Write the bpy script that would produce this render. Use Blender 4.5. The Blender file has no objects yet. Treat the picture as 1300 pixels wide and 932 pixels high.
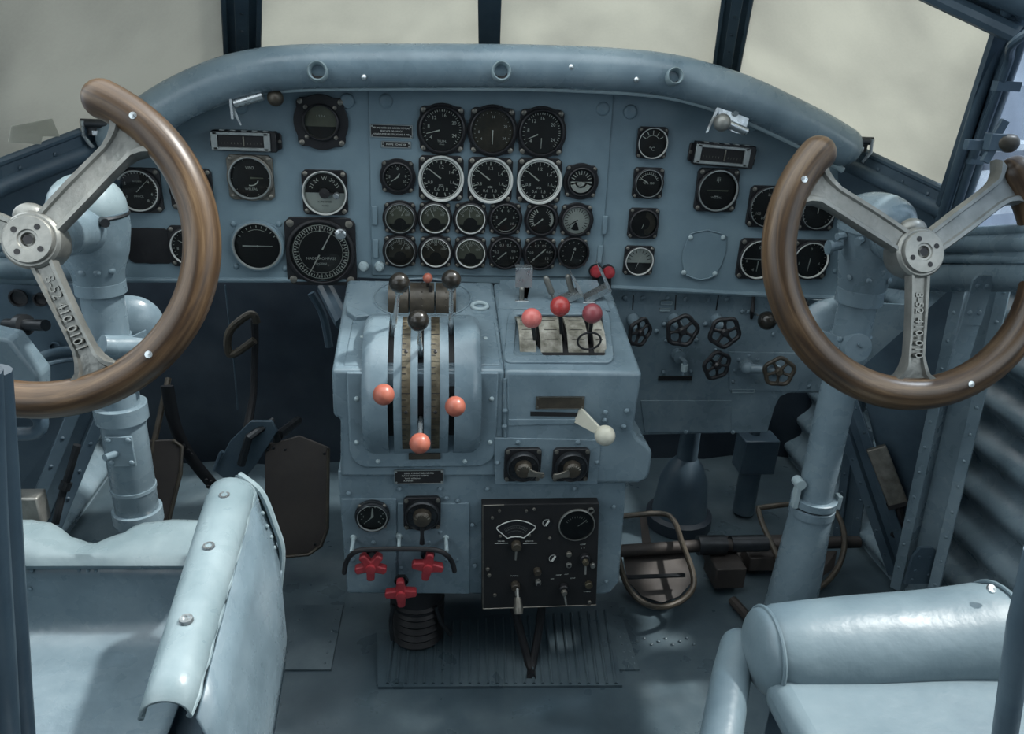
import bpy, math, random
from mathutils import Vector, Matrix, Euler
random.seed(7)
PI = math.pi
R_ = math.radians
sc = bpy.context.scene
col = sc.collection

# ---------------------------------------------------------------- camera
F_ = 985.0
D = Vector((-112, -2384, -F_)).normalized()
Xc = Vector((9150, -4, -F_)); Xc = (Xc - D * Xc.dot(D)).normalized()
Zc = -D
Yc = Zc.cross(Xc)
RW = Matrix((Xc, Yc, Zc))                 # camera frame -> world
CAM = Vector((-0.11, 0.0, 1.05))
cd = bpy.data.cameras.new('camera'); cd.sensor_width = 36; cd.lens = F_ / 1300 * 36; cd.clip_start = 0.02
co = bpy.data.objects.new('camera', cd); col.objects.link(co)
co.matrix_world = Matrix.Translation(CAM) @ RW.to_4x4()
sc.camera = co

def ray(px, py): return RW @ Vector(((px - 650) / F_, -(py - 466) / F_, -1.0))
def at(px, py, Y=None, Z=None, X=None):
    d = ray(px, py)
    if Y is not None: t = (Y - CAM.y) / d.y
    elif Z is not None: t = (Z - CAM.z) / d.z
    else: t = (X - CAM.x) / d.x
    return CAM + d * t
def scale_at(p):
    v = RW.transposed() @ (p - CAM)
    return F_ / -v.z                     # pixels per metre at that depth
def near_circle(px, py, cy, cz, L):
    d = ray(px, py); a = d.y**2 + d.z**2
    oy, oz = CAM.y - cy, CAM.z - cz
    b = 2 * (d.y * oy + d.z * oz); c = oy * oy + oz * oz - L * L
    disc = max(b * b - 4 * a * c, 0)
    return CAM + d * ((-b - math.sqrt(disc)) / (2 * a))

# ---------------------------------------------------------------- materials
MATS = {}
def nodes(name):
    m = bpy.data.materials.new(name); m.use_nodes = True
    nt = m.node_tree; b = nt.nodes['Principled BSDF']; MATS[name] = m
    return m, nt, b
def N(nt, t, **kw):
    n = nt.nodes.new(t)
    for k, v in kw.items():
        if k in n.inputs: n.inputs[k].default_value = v
        else: setattr(n, k, v)
    return n
def ramp(nt, fac, stops):
    r = nt.nodes.new('ShaderNodeValToRGB'); e = r.color_ramp.elements
    while len(e) < len(stops): e.new(0.5)
    for i, (p, c) in enumerate(stops): e[i].position = p; e[i].color = (*c, 1) if len(c) == 3 else c
    nt.links.new(fac, r.inputs[0]); return r.outputs[0]
def coat(name, cols, rough=(.3, .5), scale=6, metal=0, bump=.15, bscale=90, spec=.5, bdist=.002, stretch=(1, 1, 1), fine=None):
    """painted or worn surface: mottled colour, varying gloss, fine orange-peel relief"""
    m, nt, b = nodes(name)
    tc = N(nt, 'ShaderNodeTexCoord'); mp = N(nt, 'ShaderNodeMapping'); mp.inputs['Scale'].default_value = stretch
    nt.links.new(tc.outputs['Object'], mp.inputs[0])
    n1 = N(nt, 'ShaderNodeTexNoise', Scale=scale, Detail=8, Roughness=.6); nt.links.new(mp.outputs[0], n1.inputs['Vector'])
    k = len(cols); lo, hi = .32, .68
    c = ramp(nt, n1.outputs['Fac'], [(lo + (hi - lo) * i / max(k - 1, 1), x) for i, x in enumerate(cols)])
    nt.links.new(c, b.inputs['Base Color'])
    n2 = N(nt, 'ShaderNodeTexNoise', Scale=scale * 3.1, Detail=5); nt.links.new(mp.outputs[0], n2.inputs['Vector'])
    mr = N(nt, 'ShaderNodeMapRange'); mr.inputs['From Min'].default_value = .3; mr.inputs['From Max'].default_value = .7
    mr.inputs['To Min'].default_value, mr.inputs['To Max'].default_value = rough
    nt.links.new(n2.outputs['Fac'], mr.inputs[0]); nt.links.new(mr.outputs[0], b.inputs['Roughness'])
    b.inputs['Metallic'].default_value = metal; b.inputs['Specular IOR Level'].default_value = spec
    if bump:
        n3 = N(nt, 'ShaderNodeTexNoise', Scale=bscale, Detail=4); nt.links.new(mp.outputs[0], n3.inputs['Vector'])
        bp = N(nt, 'ShaderNodeBump', Strength=bump, Distance=bdist); nt.links.new(n3.outputs['Fac'], bp.inputs['Height'])
        nt.links.new(bp.outputs[0], b.inputs['Normal'])
    return m
BL = [(.12, .172, .205), (.165, .228, .268), (.212, .28, .32)]
coat('blue_paint', BL, (.20, .38), 9, 0, .25, 70)
coat('panel_paint', [(.135, .20, .24), (.17, .245, .288), (.20, .28, .32)], (.38, .5), 7, 0, .12, 260, bdist=.001)
coat('dark_blue_paint', [(.035, .06, .085), (.06, .095, .125), (.085, .125, .155)], (.3, .5), 7, 0, .25, 70)
coat('pale_paint', [(.33, .42, .45), (.42, .51, .53)], (.25, .4), 8, 0, .2, 60)
coat('floor_metal', [(.038, .06, .075), (.066, .098, .118), (.12, .16, .18)], (.22, .5), 4, .15, .25, 25)
coat('skin_paint', [(.12, .17, .20), (.16, .22, .255), (.21, .28, .31)], (.3, .45), 7, 0, .25, 70)
coat('seat_paint', [(.17, .235, .26), (.22, .29, .315), (.28, .355, .38)], (.22, .4), 10, 0, .3, 60)
coat('dark_sheet', [(.012, .018, .028), (.022, .032, .046), (.035, .048, .062)], (.35, .6), 5, 0, .3, 30)
coat('brown_sheet', [(.022, .020, .020), (.040, .034, .031), (.06, .05, .044)], (.5, .7), 6, .1, .2, 40)
coat('black_plastic', [(.010, .010, .012), (.018, .018, .020)], (.32, .48), 20, 0, .15, 120)
coat('dial_black', [(.008, .008, .009), (.013, .013, .014)], (.6, .7), 10, 0, 0)
coat('dial_olive', [(.10, .105, .08), (.16, .165, .125)], (.6, .7), 30, 0, 0)
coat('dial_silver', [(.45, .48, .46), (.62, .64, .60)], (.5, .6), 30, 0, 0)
coat('print_white', [(.62, .64, .60), (.72, .73, .68)], (.5, .6), 10, 0, 0)
coat('white_ring', [(.50, .52, .50), (.66, .67, .63)], (.35, .5), 40, 0, .1)
coat('grey_ring', [(.28, .31, .31), (.42, .45, .44)], (.3, .4), 40, .4, .1)
coat('screw_steel', [(.14, .13, .11), (.26, .25, .22)], (.35, .5), 60, .7, 0)
coat('bright_steel', [(.42, .46, .48), (.62, .66, .67)], (.2, .38), 30, .85, .1, 60)
coat('cast_alloy', [(.15, .155, .145), (.22, .225, .21), (.33, .33, .305)], (.3, .48), 14, .5, .35, 120)
coat('brass_strip', [(.045, .038, .024), (.095, .082, .055), (.17, .15, .105)], (.35, .55), 45, .4, .3, 90)
coat('trim_brown', [(.035, .03, .024), (.08, .068, .05)], (.3, .5), 40, .2, .2)
coat('scale_plate', [(.10, .095, .07), (.24, .23, .19), (.40, .39, .34)], (.4, .6), 55, .1, .3, 90)
coat('black_knob', [(.012, .011, .010), (.026, .023, .018)], (.18, .28), 12, 0, 0)
coat('orange_knob', [(.34, .085, .055), (.46, .15, .10)], (.3, .42), 40, 0, .1, 60)
coat('red_knob', [(.32, .035, .035), (.44, .065, .06)], (.2, .32), 14, 0, .05, 60)
coat('pink_knob', [(.56, .12, .11), (.68, .20, .175)], (.2, .3), 14, 0, .05, 60)
coat('dull_red', [(.20, .04, .05), (.30, .075, .085)], (.25, .38), 14, 0, .05, 60)
coat('valve_red', [(.26, .02, .028), (.42, .045, .055)], (.35, .5), 40, 0, .2, 60)
coat('cream', [(.46, .45, .36), (.54, .53, .45)], (.3, .4), 14, 0, .1, 50)
coat('black_rubber', [(.008, .008, .010), (.016, .016, .018)], (.5, .7), 10, 0, .1)
coat('dark_steel', [(.02, .023, .027), (.045, .05, .055)], (.3, .45), 30, .5, .15)
coat('leather_pad', [(.095, .14, .17), (.135, .19, .22), (.17, .23, .26)], (.36, .5), 5, 0, .5, 28, bdist=.004)
coat('car_white', [(.75, .75, .73), (.82, .82, .80)], (.2, .3), 5, 0, 0)
coat('tyre_black', [(.01, .01, .01), (.02, .02, .02)], (.7, .8), 5, 0, 0)
coat('tarmac', [(.06, .075, .10), (.09, .105, .13)], (.8, .9), 2, 0, 0)
coat('foliage', [(.03, .05, .02), (.08, .10, .05)], (.8, .9), 3, 0, 0)
# wood of the wheel rims: long grain
def wood():
    m, nt, b = nodes('rim_wood')
    tc = N(nt, 'ShaderNodeTexCoord')
    mp = N(nt, 'ShaderNodeMapping'); mp.inputs['Scale'].default_value = (1.2, 26, 26)
    nt.links.new(tc.outputs['UV'], mp.inputs[0])
    n1 = N(nt, 'ShaderNodeTexNoise', Scale=6, Detail=7, Roughness=.62, Distortion=.6); nt.links.new(mp.outputs[0], n1.inputs['Vector'])
    c = ramp(nt, n1.outputs['Fac'], [(.28, (.030, .018, .010)), (.45, (.075, .044, .023)), (.58, (.125, .077, .040)), (.72, (.21, .14, .08))])
    n2 = N(nt, 'ShaderNodeTexNoise', Scale=9, Detail=3); nt.links.new(tc.outputs['Object'], n2.inputs['Vector'])
    mx = N(nt, 'ShaderNodeMix', data_type='RGBA', blend_type='MULTIPLY'); mx.inputs[0].default_value = .7
    c2 = ramp(nt, n2.outputs['Fac'], [(.35, (.45, .42, .40)), (.6, (1, 1, 1))])
    nt.links.new(c, mx.inputs[6]); nt.links.new(c2, mx.inputs[7]); nt.links.new(mx.outputs[2], b.inputs['Base Color'])
    b.inputs['Roughness'].default_value = .36
    bp = N(nt, 'ShaderNodeBump', Strength=.25, Distance=.001); nt.links.new(n1.outputs['Fac'], bp.inputs['Height'])
    nt.links.new(bp.outputs[0], b.inputs['Normal'])
wood()
def glass_mat(name, tint, mixin):
    m = bpy.data.materials.new(name); m.use_nodes = True; MATS[name] = m
    nt = m.node_tree; nt.nodes.clear()
    o = N(nt, 'ShaderNodeOutputMaterial'); t = N(nt, 'ShaderNodeBsdfTransparent', Color=(*tint, 1))
    g = N(nt, 'ShaderNodeBsdfGlossy', Roughness=.02); fr = N(nt, 'ShaderNodeFresnel', IOR=1.32)
    ma = N(nt, 'ShaderNodeMath', operation='ADD'); ma.inputs[1].default_value = mixin
    mx = N(nt, 'ShaderNodeMixShader'); nt.links.new(fr.outputs[0], ma.inputs[0]); nt.links.new(ma.outputs[0], mx.inputs[0])
    nt.links.new(t.outputs[0], mx.inputs[1]); nt.links.new(g.outputs[0], mx.inputs[2]); nt.links.new(mx.outputs[0], o.inputs[0])
glass_mat('dial_glass', (.93, .95, .93), .0)
def pane_mat(name, c0, c1, clear):
    """glass coated by dust and yellowed film: light comes through diffusely"""
    m = bpy.data.materials.new(name); m.use_nodes = True; MATS[name] = m
    nt = m.node_tree; nt.nodes.clear(); o = N(nt, 'ShaderNodeOutputMaterial')
    tc = N(nt, 'ShaderNodeTexCoord')
    n1 = N(nt, 'ShaderNodeTexNoise', Scale=4.5, Detail=4, Roughness=.45, Distortion=.5); nt.links.new(tc.outputs['Object'], n1.inputs['Vector'])
    n2 = N(nt, 'ShaderNodeTexNoise', Scale=220, Detail=3, Roughness=.7); nt.links.new(tc.outputs['Object'], n2.inputs['Vector'])
    mp = N(nt, 'ShaderNodeMapping'); mp.inputs['Scale'].default_value = (16, 16, 1.5); mp.inputs['Rotation'].default_value = (0, .3, 0)
    nt.links.new(tc.outputs['Object'], mp.inputs[0])
    n3 = N(nt, 'ShaderNodeTexNoise', Scale=1, Detail=3); nt.links.new(mp.outputs[0], n3.inputs['Vector'])
    a = N(nt, 'ShaderNodeMath', operation='MULTIPLY_ADD'); nt.links.new(n2.outputs['Fac'], a.inputs[0]); a.inputs[1].default_value = .30
    nt.links.new(n1.outputs['Fac'], a.inputs[2])
    a2 = N(nt, 'ShaderNodeMath', operation='MULTIPLY_ADD'); nt.links.new(n3.outputs['Fac'], a2.inputs[0]); a2.inputs[1].default_value = .35
    nt.links.new(a.outputs[0], a2.inputs[2])
    c = ramp(nt, a2.outputs[0], [(.55, c0), (1.1, c1)])
    tr = N(nt, 'ShaderNodeBsdfTranslucent'); df = N(nt, 'ShaderNodeBsdfDiffuse'); tp = N(nt, 'ShaderNodeBsdfTransparent')
    if clear > .3: tp.inputs[0].default_value = (.74, .80, .87, 1)
    nt.links.new(c, tr.inputs[0]); nt.links.new(c, df.inputs[0])
    m1 = N(nt, 'ShaderNodeMixShader'); m1.inputs[0].default_value = .12
    nt.links.new(tr.outputs[0], m1.inputs[1]); nt.links.new(df.outputs[0], m1.inputs[2])
    m2 = N(nt, 'ShaderNodeMixShader')
    if clear > .3:
        f = N(nt, 'ShaderNodeMapRange'); f.inputs['From Min'].default_value = .35; f.inputs['From Max'].default_value = .65
        f.inputs['To Min'].default_value = clear + .18; f.inputs['To Max'].default_value = clear - .25
        nt.links.new(n3.outputs['Fac'], f.inputs[0]); nt.links.new(f.outputs[0], m2.inputs[0])
    else: m2.inputs[0].default_value = clear
    nt.links.new(m1.outputs[0], m2.inputs[1]); nt.links.new(tp.outputs[0], m2.inputs[2])
    nt.links.new(m2.outputs[0], o.inputs[0])
pane_mat('film_pane', (.37, .37, .345), (.45, .45, .415), .0)
pane_mat('film_pane_dull', (.30, .30, .282), (.37, .37, .346), .0)
pane_mat('patch_film', (.62, .62, .58), (.72, .72, .67), .0)
pane_mat('dirty_glass', (.07, .09, .12), (.17, .20, .25), .68)

# ---------------------------------------------------------------- mesh builder
TXT = {}
def text_geo(s, flat=True):
    if s in TXT: return TXT[s]
    c = bpy.data.curves.new('t', 'FONT'); c.body = s; c.size = 1; c.align_x = 'CENTER'; c.align_y = 'CENTER'; c.resolution_u = 2
    o = bpy.data.objects.new('t', c); col.objects.link(o)
    dg = bpy.context.evaluated_depsgraph_get(); e = o.evaluated_get(dg); m = e.to_mesh()
    vs = [(v.co.x, v.co.y) for v in m.vertices]; fs = [list(p.vertices) for p in m.polygons]
    e.to_mesh_clear(); bpy.data.objects.remove(o); bpy.data.curves.remove(c)
    TXT[s] = (vs, fs); return TXT[s]

class MB:
    """collects shapes, then links them as ONE mesh object"""
    def __init__(s): s.v = []; s.f = []; s.mi = []; s.uv = {}; s.cur = 0; s.T = None
    def add(s, vs, fs, uv=None):
        b = len(s.v)
        for v in vs:
            v = Vector(v); s.v.append(s.T @ v if s.T else v)
        for i, f in enumerate(fs):
            if uv: s.uv[len(s.f)] = uv[i]
            s.f.append([b + k for k in f]); s.mi.append(s.cur)
        return s
    def box(s, c, d, rot=None):
        c = Vector(c); M = rot if rot is not None else Matrix.Identity(3)
        vs = [c + M @ Vector((x * d[0] / 2, y * d[1] / 2, z * d[2] / 2)) for x in (-1, 1) for y in (-1, 1) for z in (-1, 1)]
        return s.add(vs, [(0, 1, 3, 2), (4, 6, 7, 5), (0, 4, 5, 1), (2, 3, 7, 6), (0, 2, 6, 4), (1, 5, 7, 3)])
    def prism(s, poly, y0, y1, poly2=None):
        """XZ outline (seen from the pilot) extruded along Y; poly2 = outline at y1"""
        p2 = poly2 or poly; n = len(poly)
        vs = [(x, y0, z) for x, z in poly] + [(x, y1, z) for x, z in p2]
        a = sum(poly[i][0] * poly[(i + 1) % n][1] - poly[(i + 1) % n][0] * poly[i][1] for i in range(n))
        fs = [tuple(range(n)), tuple(range(2 * n - 1, n - 1, -1))] + [(i, n + i, n + (i + 1) % n, (i + 1) % n) for i in range(n)]
        if a < 0: fs = [tuple(reversed(f)) for f in fs]
        return s.add(vs, fs)
    def sheet(s, pts, t, nrm=None):
        """flat polygon of 3D points given a thickness"""
        pts = [Vector(p) for p in pts]; n = len(pts)
        if nrm is None:
            nrm = Vector((0, 0, 0))
            for i in range(n): nrm += (pts[i] - pts[0]).cross(pts[(i + 1) % n] - pts[0])
            nrm.normalize()
        q = [p - nrm * t for p in pts]
        return s.add(pts + q, [tuple(range(n)), tuple(range(2 * n - 1, n - 1, -1))] + [(i, n + i, n + (i + 1) % n, (i + 1) % n) for i in range(n)])
    def tube(s, path, r, n=12, closed=False, caps=True, flat=None, up=None):
        path = [Vector(p) for p in path]; m = len(path); rs = r if isinstance(r, (list, tuple)) else [r] * m
        vs, fs, uvs = [], [], []; prev = None; L = 0; Ls = []
        for i, p in enumerate(path):
            a = path[(i - 1) % m] if (closed or i > 0) else p
            b = path[(i + 1) % m] if (closed or i < m - 1) else p
            t = (b - a).normalized()
            if prev is None:
                u = up if up is not None else (Vector((0, 0, 1)) if abs(t.z) < .9 else Vector((1, 0, 0)))
                x = (u - t * u.dot(t)).normalized()
            else: x = (prev - t * prev.dot(t)).normalized()
            prev = x; y = t.cross(x)
            if i: L += (p - path[i - 1]).length
            Ls.append(L)
            fy = flat if flat else 1
            for k in range(n):
                an = 2 * PI * k / n; vs.append(p + (x * math.cos(an) + y * math.sin(an) * fy) * rs[i])
        for i in range(m if closed else m - 1):
            j = (i + 1) % m
            for k in range(n):
                k2 = (k + 1) % n
                fs.append((i * n + k, i * n + k2, j * n + k2, j * n + k)[::-1])
                u0, u1 = Ls[i], Ls[j] if j else Ls[i] + .02
                uvs.append([(u1, k * .004 + 0), (u1, k * .004 + .004), (u0, k * .004 + .004), (u0, k * .004)])
        s.add(vs, fs, uvs)
        if caps and not closed:
            s.add([vs[k] for k in range(n)], [tuple(range(n))]); s.add([vs[(m - 1) * n + k] for k in range(n)], [tuple(range(n - 1, -1, -1))])
        return s
    def cyl(s, a, b, r, r2=None, n=16, caps=True): return s.tube([a, b], [r, r if r2 is None else r2], n, caps=caps)
    def capsule(s, path, r, n=16, k=4):
        """tube with rounded ends"""
        path = [Vector(p) for p in path]; m = len(path); rs = list(r) if isinstance(r, (list, tuple)) else [r] * m
        a = (path[0] - path[1]).normalized(); b = (path[-1] - path[-2]).normalized()
        P0 = [path[0] + a * rs[0] * math.sin(PI / 2 * i / k) for i in range(k, 0, -1)]; R0 = [max(rs[0] * math.cos(PI / 2 * i / k), 1e-4) for i in range(k, 0, -1)]
        P1 = [path[-1] + b * rs[-1] * math.sin(PI / 2 * i / k) for i in range(1, k + 1)]; R1 = [max(rs[-1] * math.cos(PI / 2 * i / k), 1e-4) for i in range(1, k + 1)]
        return s.tube(P0 + path + P1, R0 + rs + R1, n, caps=False)
    def lathe(s, prof, n=32, c=(0, 0, 0), axis=None):
        """profile (radius, y) turned about Y (or about `axis` through c)"""
        c = Vector(c); M = Matrix.Identity(3) if axis is None else Vector((0, 1, 0)).rotation_difference(Vector(axis)).to_matrix()
        vs, fs = [], []; m = len(prof)
        for r, y in prof:
            for k in range(n):
                a = 2 * PI * k / n; vs.append(c + M @ Vector((r * math.cos(a), y, r * math.sin(a))))
        for i in range(m - 1):
            for k in range(n): k2 = (k + 1) % n; fs.append((i * n + k, i * n + k2, (i + 1) * n + k2, (i + 1) * n + k))
        return s.add(vs, fs)
    def ball(s, c, r, n=20, sc3=(1, 1, 1), M=None):
        c = Vector(c); m = n // 2; vs, fs = [], []; M = M or Matrix.Identity(3)
        for i in range(m + 1):
            t = PI * i / m
            for k in range(n):
                a = 2 * PI * k / n
                vs.append(c + M @ Vector((math.sin(t) * math.cos(a) * r * sc3[0], math.sin(t) * math.sin(a) * r * sc3[1], math.cos(t) * r * sc3[2])))
        for i in range(m):
            for k in range(n): k2 = (k + 1) % n; fs.append((i * n + k, (i + 1) * n + k, (i + 1) * n + k2, i * n + k2))
        return s.add(vs, fs)
    def loft(s, rings, closed=True, caps=True):
        n = len(rings[0]); vs = [p for r in rings for p in r]; fs = []
        for i in range(len(rings) - 1):
            for k in range(n if closed else n - 1): k2 = (k + 1) % n; fs.append((i * n + k, (i + 1) * n + k, (i + 1) * n + k2, i * n + k2))
        s.add(vs, fs)
        if caps and closed: s.add(rings[0], [tuple(range(n))]); s.add(rings[-1], [tuple(range(n - 1, -1, -1))])
        return s
    def rivet(s, p, nrm=(0, -1, 0), r=.004, h=.55):
        return s.lathe([(r, .0005), (r * .92, -r * h * .5), (r * .6, -r * h * .85), (.0001, -r * h)], 10, p, [-x for x in nrm])
    def rivets(s, a, b, k, nrm=(0, -1, 0), r=.003):
        a, b = Vector(a), Vector(b)
        for i in range(k): s.rivet(a + (b - a) * (i / max(k - 1, 1)), nrm, r)
        return s
    def text(s, t, x, z, size, y=0, ang=0, M=None, depth=0):
        """lettering in the XZ plane facing -Y"""
        vs, fs = text_geo(t); ca, sa = math.cos(ang), math.sin(ang)
        P = [Vector((x + (u * ca - w * sa) * size, y, z + (u * sa + w * ca) * size)) for u, w in vs]
        if M: P = [M @ p for p in P]
        s.add(P, [tuple(reversed(f)) if False else tuple(f) for f in fs])
        if depth:
            ed = {}
            for f in fs:
                for i in range(len(f)):
                    e = (f[i], f[(i + 1) % len(f)]); ed[e] = 1
            dv = Vector((0, depth, 0)) if not M else (M.to_3x3() @ Vector((0, depth, 0)))
            bs = len(s.v); Q = [p + dv for p in P]
            s.add(P + Q, [(a, a + len(P), b + len(P), b) for (a, b) in ed if (b, a) not in ed])
        return s
    def build(s, name, mats, parent=None, loc=None, rot=None, bevel=0, smooth=35, seg=2, **props):
        me = bpy.data.meshes.new(name); me.from_pydata([tuple(v) for v in s.v], [], s.f)
        mats = mats if isinstance(mats, (list, tuple)) else [mats]
        for m in mats: me.materials.append(MATS[m])
        if len(mats) > 1: me.polygons.foreach_set('material_index', s.mi)
        if s.uv:
            ul = me.uv_layers.new(name='uv')
            for fi, uv in s.uv.items():
                p = me.polygons[fi]
                for k, li in enumerate(p.loop_indices): ul.data[li].uv = uv[k]
        me.update(); me.validate()
        if smooth:
            me.shade_smooth(); me.set_sharp_from_angle(angle=R_(smooth))
        o = bpy.data.objects.new(name, me); col.objects.link(o)
        if parent is not None: o.parent = parent
        if loc is not None: o.location = loc
        if rot is not None: o.rotation_euler = rot
        if bevel:
            md = o.modifiers.new('bevel', 'BEVEL'); md.width = bevel; md.segments = seg; md.limit_method = 'ANGLE'; md.angle_limit = R_(32)
            md.harden_normals = False
        for k, v in props.items(): o[k] = v
        return o
def rivet_parts(parent, spots, r=.0045, h=.75, mt='blue_paint', name='rivet'):
    m = MB(); m.rivet((0, 0, 0), r=r, h=h); base = None
    for p in spots:
        if base is None: base = o = m.build(name, mt, parent)
        else: o = bpy.data.objects.new(name, base.data); col.objects.link(o); o.parent = parent
        o.location = p
def tag(o, label=None, cat=None, group=None, kind=None):
    if label: o['label'] = label
    if cat: o['category'] = cat
    if group: o['group'] = group
    if kind: o['kind'] = kind
    return o
def thing(name, label, cat, loc=(0, 0, 0), rot=(0, 0, 0), group=None):
    o = bpy.data.objects.new(name, None); o.empty_display_size = .02; col.objects.link(o)
    o.location = loc; o.rotation_euler = rot
    return tag(o, label, cat, group)
def struct(o): o['kind'] = 'structure'; return o
def twin(o, parent=None):
    """copy one thing with its parts and sub-parts, sharing the meshes"""
    c = o.copy(); col.objects.link(c); c.parent = parent
    for ch in [x for x in o.children]: twin(ch, c)
    return c
def circ(r, n, a0=0, a1=2 * PI, cx=0, cz=0, full=True):
    k = n if full else n - 1
    return [(cx + r * math.cos(a0 + (a1 - a0) * i / k), cz + r * math.sin(a0 + (a1 - a0) * i / k)) for i in range(n)]
def rrect(w, h, r, cx=0, cz=0, n=5):
    o = []
    for (sx, sz, a) in ((1, 1, 0), (-1, 1, 90), (-1, -1, 180), (1, -1, 270)):
        for i in range(n + 1):
            t = R_(a + 90 * i / n); o.append((cx + sx * (w / 2 - r) + r * math.cos(t), cz + sz * (h / 2 - r) + r * math.sin(t)))
    return o
def spline(pts, n=8):
    pts = [Vector(p) for p in pts]; o = []
    for i in range(len(pts) - 1):
        p0, p1, p2, p3 = pts[max(i - 1, 0)], pts[i], pts[i + 1], pts[min(i + 2, len(pts) - 1)]
        for k in range(n):
            t = k / n; o.append(.5 * ((2 * p1) + (p2 - p0) * t + (2 * p0 - 5 * p1 + 4 * p2 - p3) * t * t + (3 * p1 - p0 - 3 * p2 + p3) * t ** 3))
    o.append(pts[-1]); return o
# ---------------------------------------------------------------- the shell of the cockpit
YP = 1.40                                             # front face of the instrument panel
# floor, riveted sheets
m = MB(); m.box((.05, .95, -.01), (2.0, 2.2, .02)); struct(m.build('floor', 'floor_metal'))
# front bulkhead with dark padded sheet
m = MB(); rows = []
for i in range(25):
    x = -1.0 + 2.1 * i / 24; rows.append([(x, 1.86 + .012 * math.sin(i * 1.9) + .01 * math.sin(j * 1.3 + i * .7), -.0 + .98 * j / 11) for j in range(12)])
m.loft(rows, closed=False); struct(m.build('wall_front', 'dark_sheet'))
def wall(side, x0, x1, YA=-.75):
    """corrugated skin, waves running fore and aft"""
    m = MB(); rows = []; ny = 24; nz = 160
    for i in range(ny + 1):
        y = YA + 2.65 * i / ny; x = x0 + (x1 - x0) * i / ny; r = []
        for j in range(nz + 1):
            z = -.02 + (.80 if x0 > 0 else .74) * j / nz
            bul = .05 * math.sin(PI * min(z, .8) / .8)
            r.append(((abs(x) + bul + .0135 * math.cos(2 * PI * z / .086)) * (1 if x0 > 0 else -1), y, z))
        rows.append(r)
    m.loft(rows, closed=False)
    return struct(m.build('wall_right' if x0 > 0 else 'wall_left', 'blue_paint'))
wall(1, .86, .90); wall(-1, -.86, -.90)

# unseen bulkhead and roof behind the viewer, added to cut light; open over seats
m = MB(); m.box((0, -.80, .55), (1.9, .04, 1.9)); struct(m.build('unseen_wall_back', 'dark_blue_paint'))
m = MB(); m.box((0, -.12, 1.50), (1.7, 1.4, .03)); struct(m.build('unseen_ceiling', 'dark_blue_paint'))  # unseen roof, reaching forward to keep light off the lower pedestal
# windscreen posts: boxes with an inner rib and edge strips
def post(i, a, b, w, d, rib=True, mt='dark_blue_paint'):
    a, b = Vector(a), Vector(b); t = (b - a).normalized(); mid = (a + b) / 2
    y = (mid - CAM); y.z = 0; y = (y - t * y.dot(t)).normalized(); x = t.cross(y); M = Matrix((x, y, t)).transposed(); L = (b - a).length
    m = MB(); m.box(mid, (w, d, L), M)
    if rib:
        m.box(mid - y * (d / 2 + .004), (w * .34, .012, L), M)
        for s in (-1, 1):
            m.box(mid - y * (d / 2 + .001) + x * s * w * .42, (w * .12, .008, L), M)
            for k in range(9): m.rivet(a + (b - a) * (.05 + .1 * k) - y * (d / 2 + .0105), -y, .003)
    o = struct(m.build('trim_%d' % i, mt, bevel=.0015)); return o
B1, T1 = at(308, 92, Y=1.56), at(304, -160, Y=1.2)
B2, T2 = at(621, 80, Y=1.62), at(623, -160, Y=1.25)
B3, T3 = at(920, 100, Y=1.56), at(962, -160, Y=1.2)
B4, T4 = at(1206, 275, Y=1.22), at(1296, 20, Y=.98)
B0 = Vector((-B4.x - .02, B4.y, B4.z)); T0 = Vector((-T4.x - .02, T4.y, T4.z))
post(1, B1, T1, .062, .03); post(2, B2, T2, .040, .03, rib=False); post(3, B3, T3, .052, .03); 
def pane(i, mt, q, nu=6):
    """glass pane with real thickness, bounded by its four corners"""
    a, b, c, d = [Vector(p) for p in q]; m = MB(); rows = []
    for k in range(nu + 1):
        u = k / nu; rows.append([a.lerp(b, u).lerp(d.lerp(c, u), j / nu) for j in range(nu + 1)])
    m.loft(rows, closed=False)
    o = struct(m.build('window_%d' % i, mt)); md = o.modifiers.new('solid', 'SOLIDIFY'); md.thickness = .004; return o
dy = Vector((0, .012, 0))
dy = Vector((0, .03, 0))
E1, E2, E3 = [b + (b - t) * .25 + dy for b, t in ((B1, T1), (B2, T2), (B3, T3))]
w1 = pane(1, 'film_pane_dull', (B0 + (B0 - T0) * .1 + dy, E1, T1 + dy, T0 + dy))
pane(2, 'film_pane', (E1, E2, T2 + dy, T1 + dy))
pane(3, 'film_pane', (E2, E3, T3 + dy, T2 + dy))
pane(4, 'film_pane', (E3 + Vector((0, .04, 0)), B4 + (B4 - T4) * .1 + dy + Vector((.065, .09, 0)), T4 + dy + Vector((.03, .03, 0)), T3 + dy))
# darker tape patch stuck on the left pane
m = MB(); q = [at(28, 178, Y=1.19), at(68, 182, Y=1.215), at(68, 152, Y=1.19), at(84, 152, Y=1.2)]
pp = [at(14, 160, Y=1.16), at(66, 150, Y=1.18), at(76, 173, Y=1.19), at(54, 173, Y=1.18), at(52, 183, Y=1.18), at(10, 180, Y=1.16)]
tag(m.sheet(pp, .001).build('tape_patch', 'patch_film'), 'grey taped patch on the lower left windscreen pane', 'patch')
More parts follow.
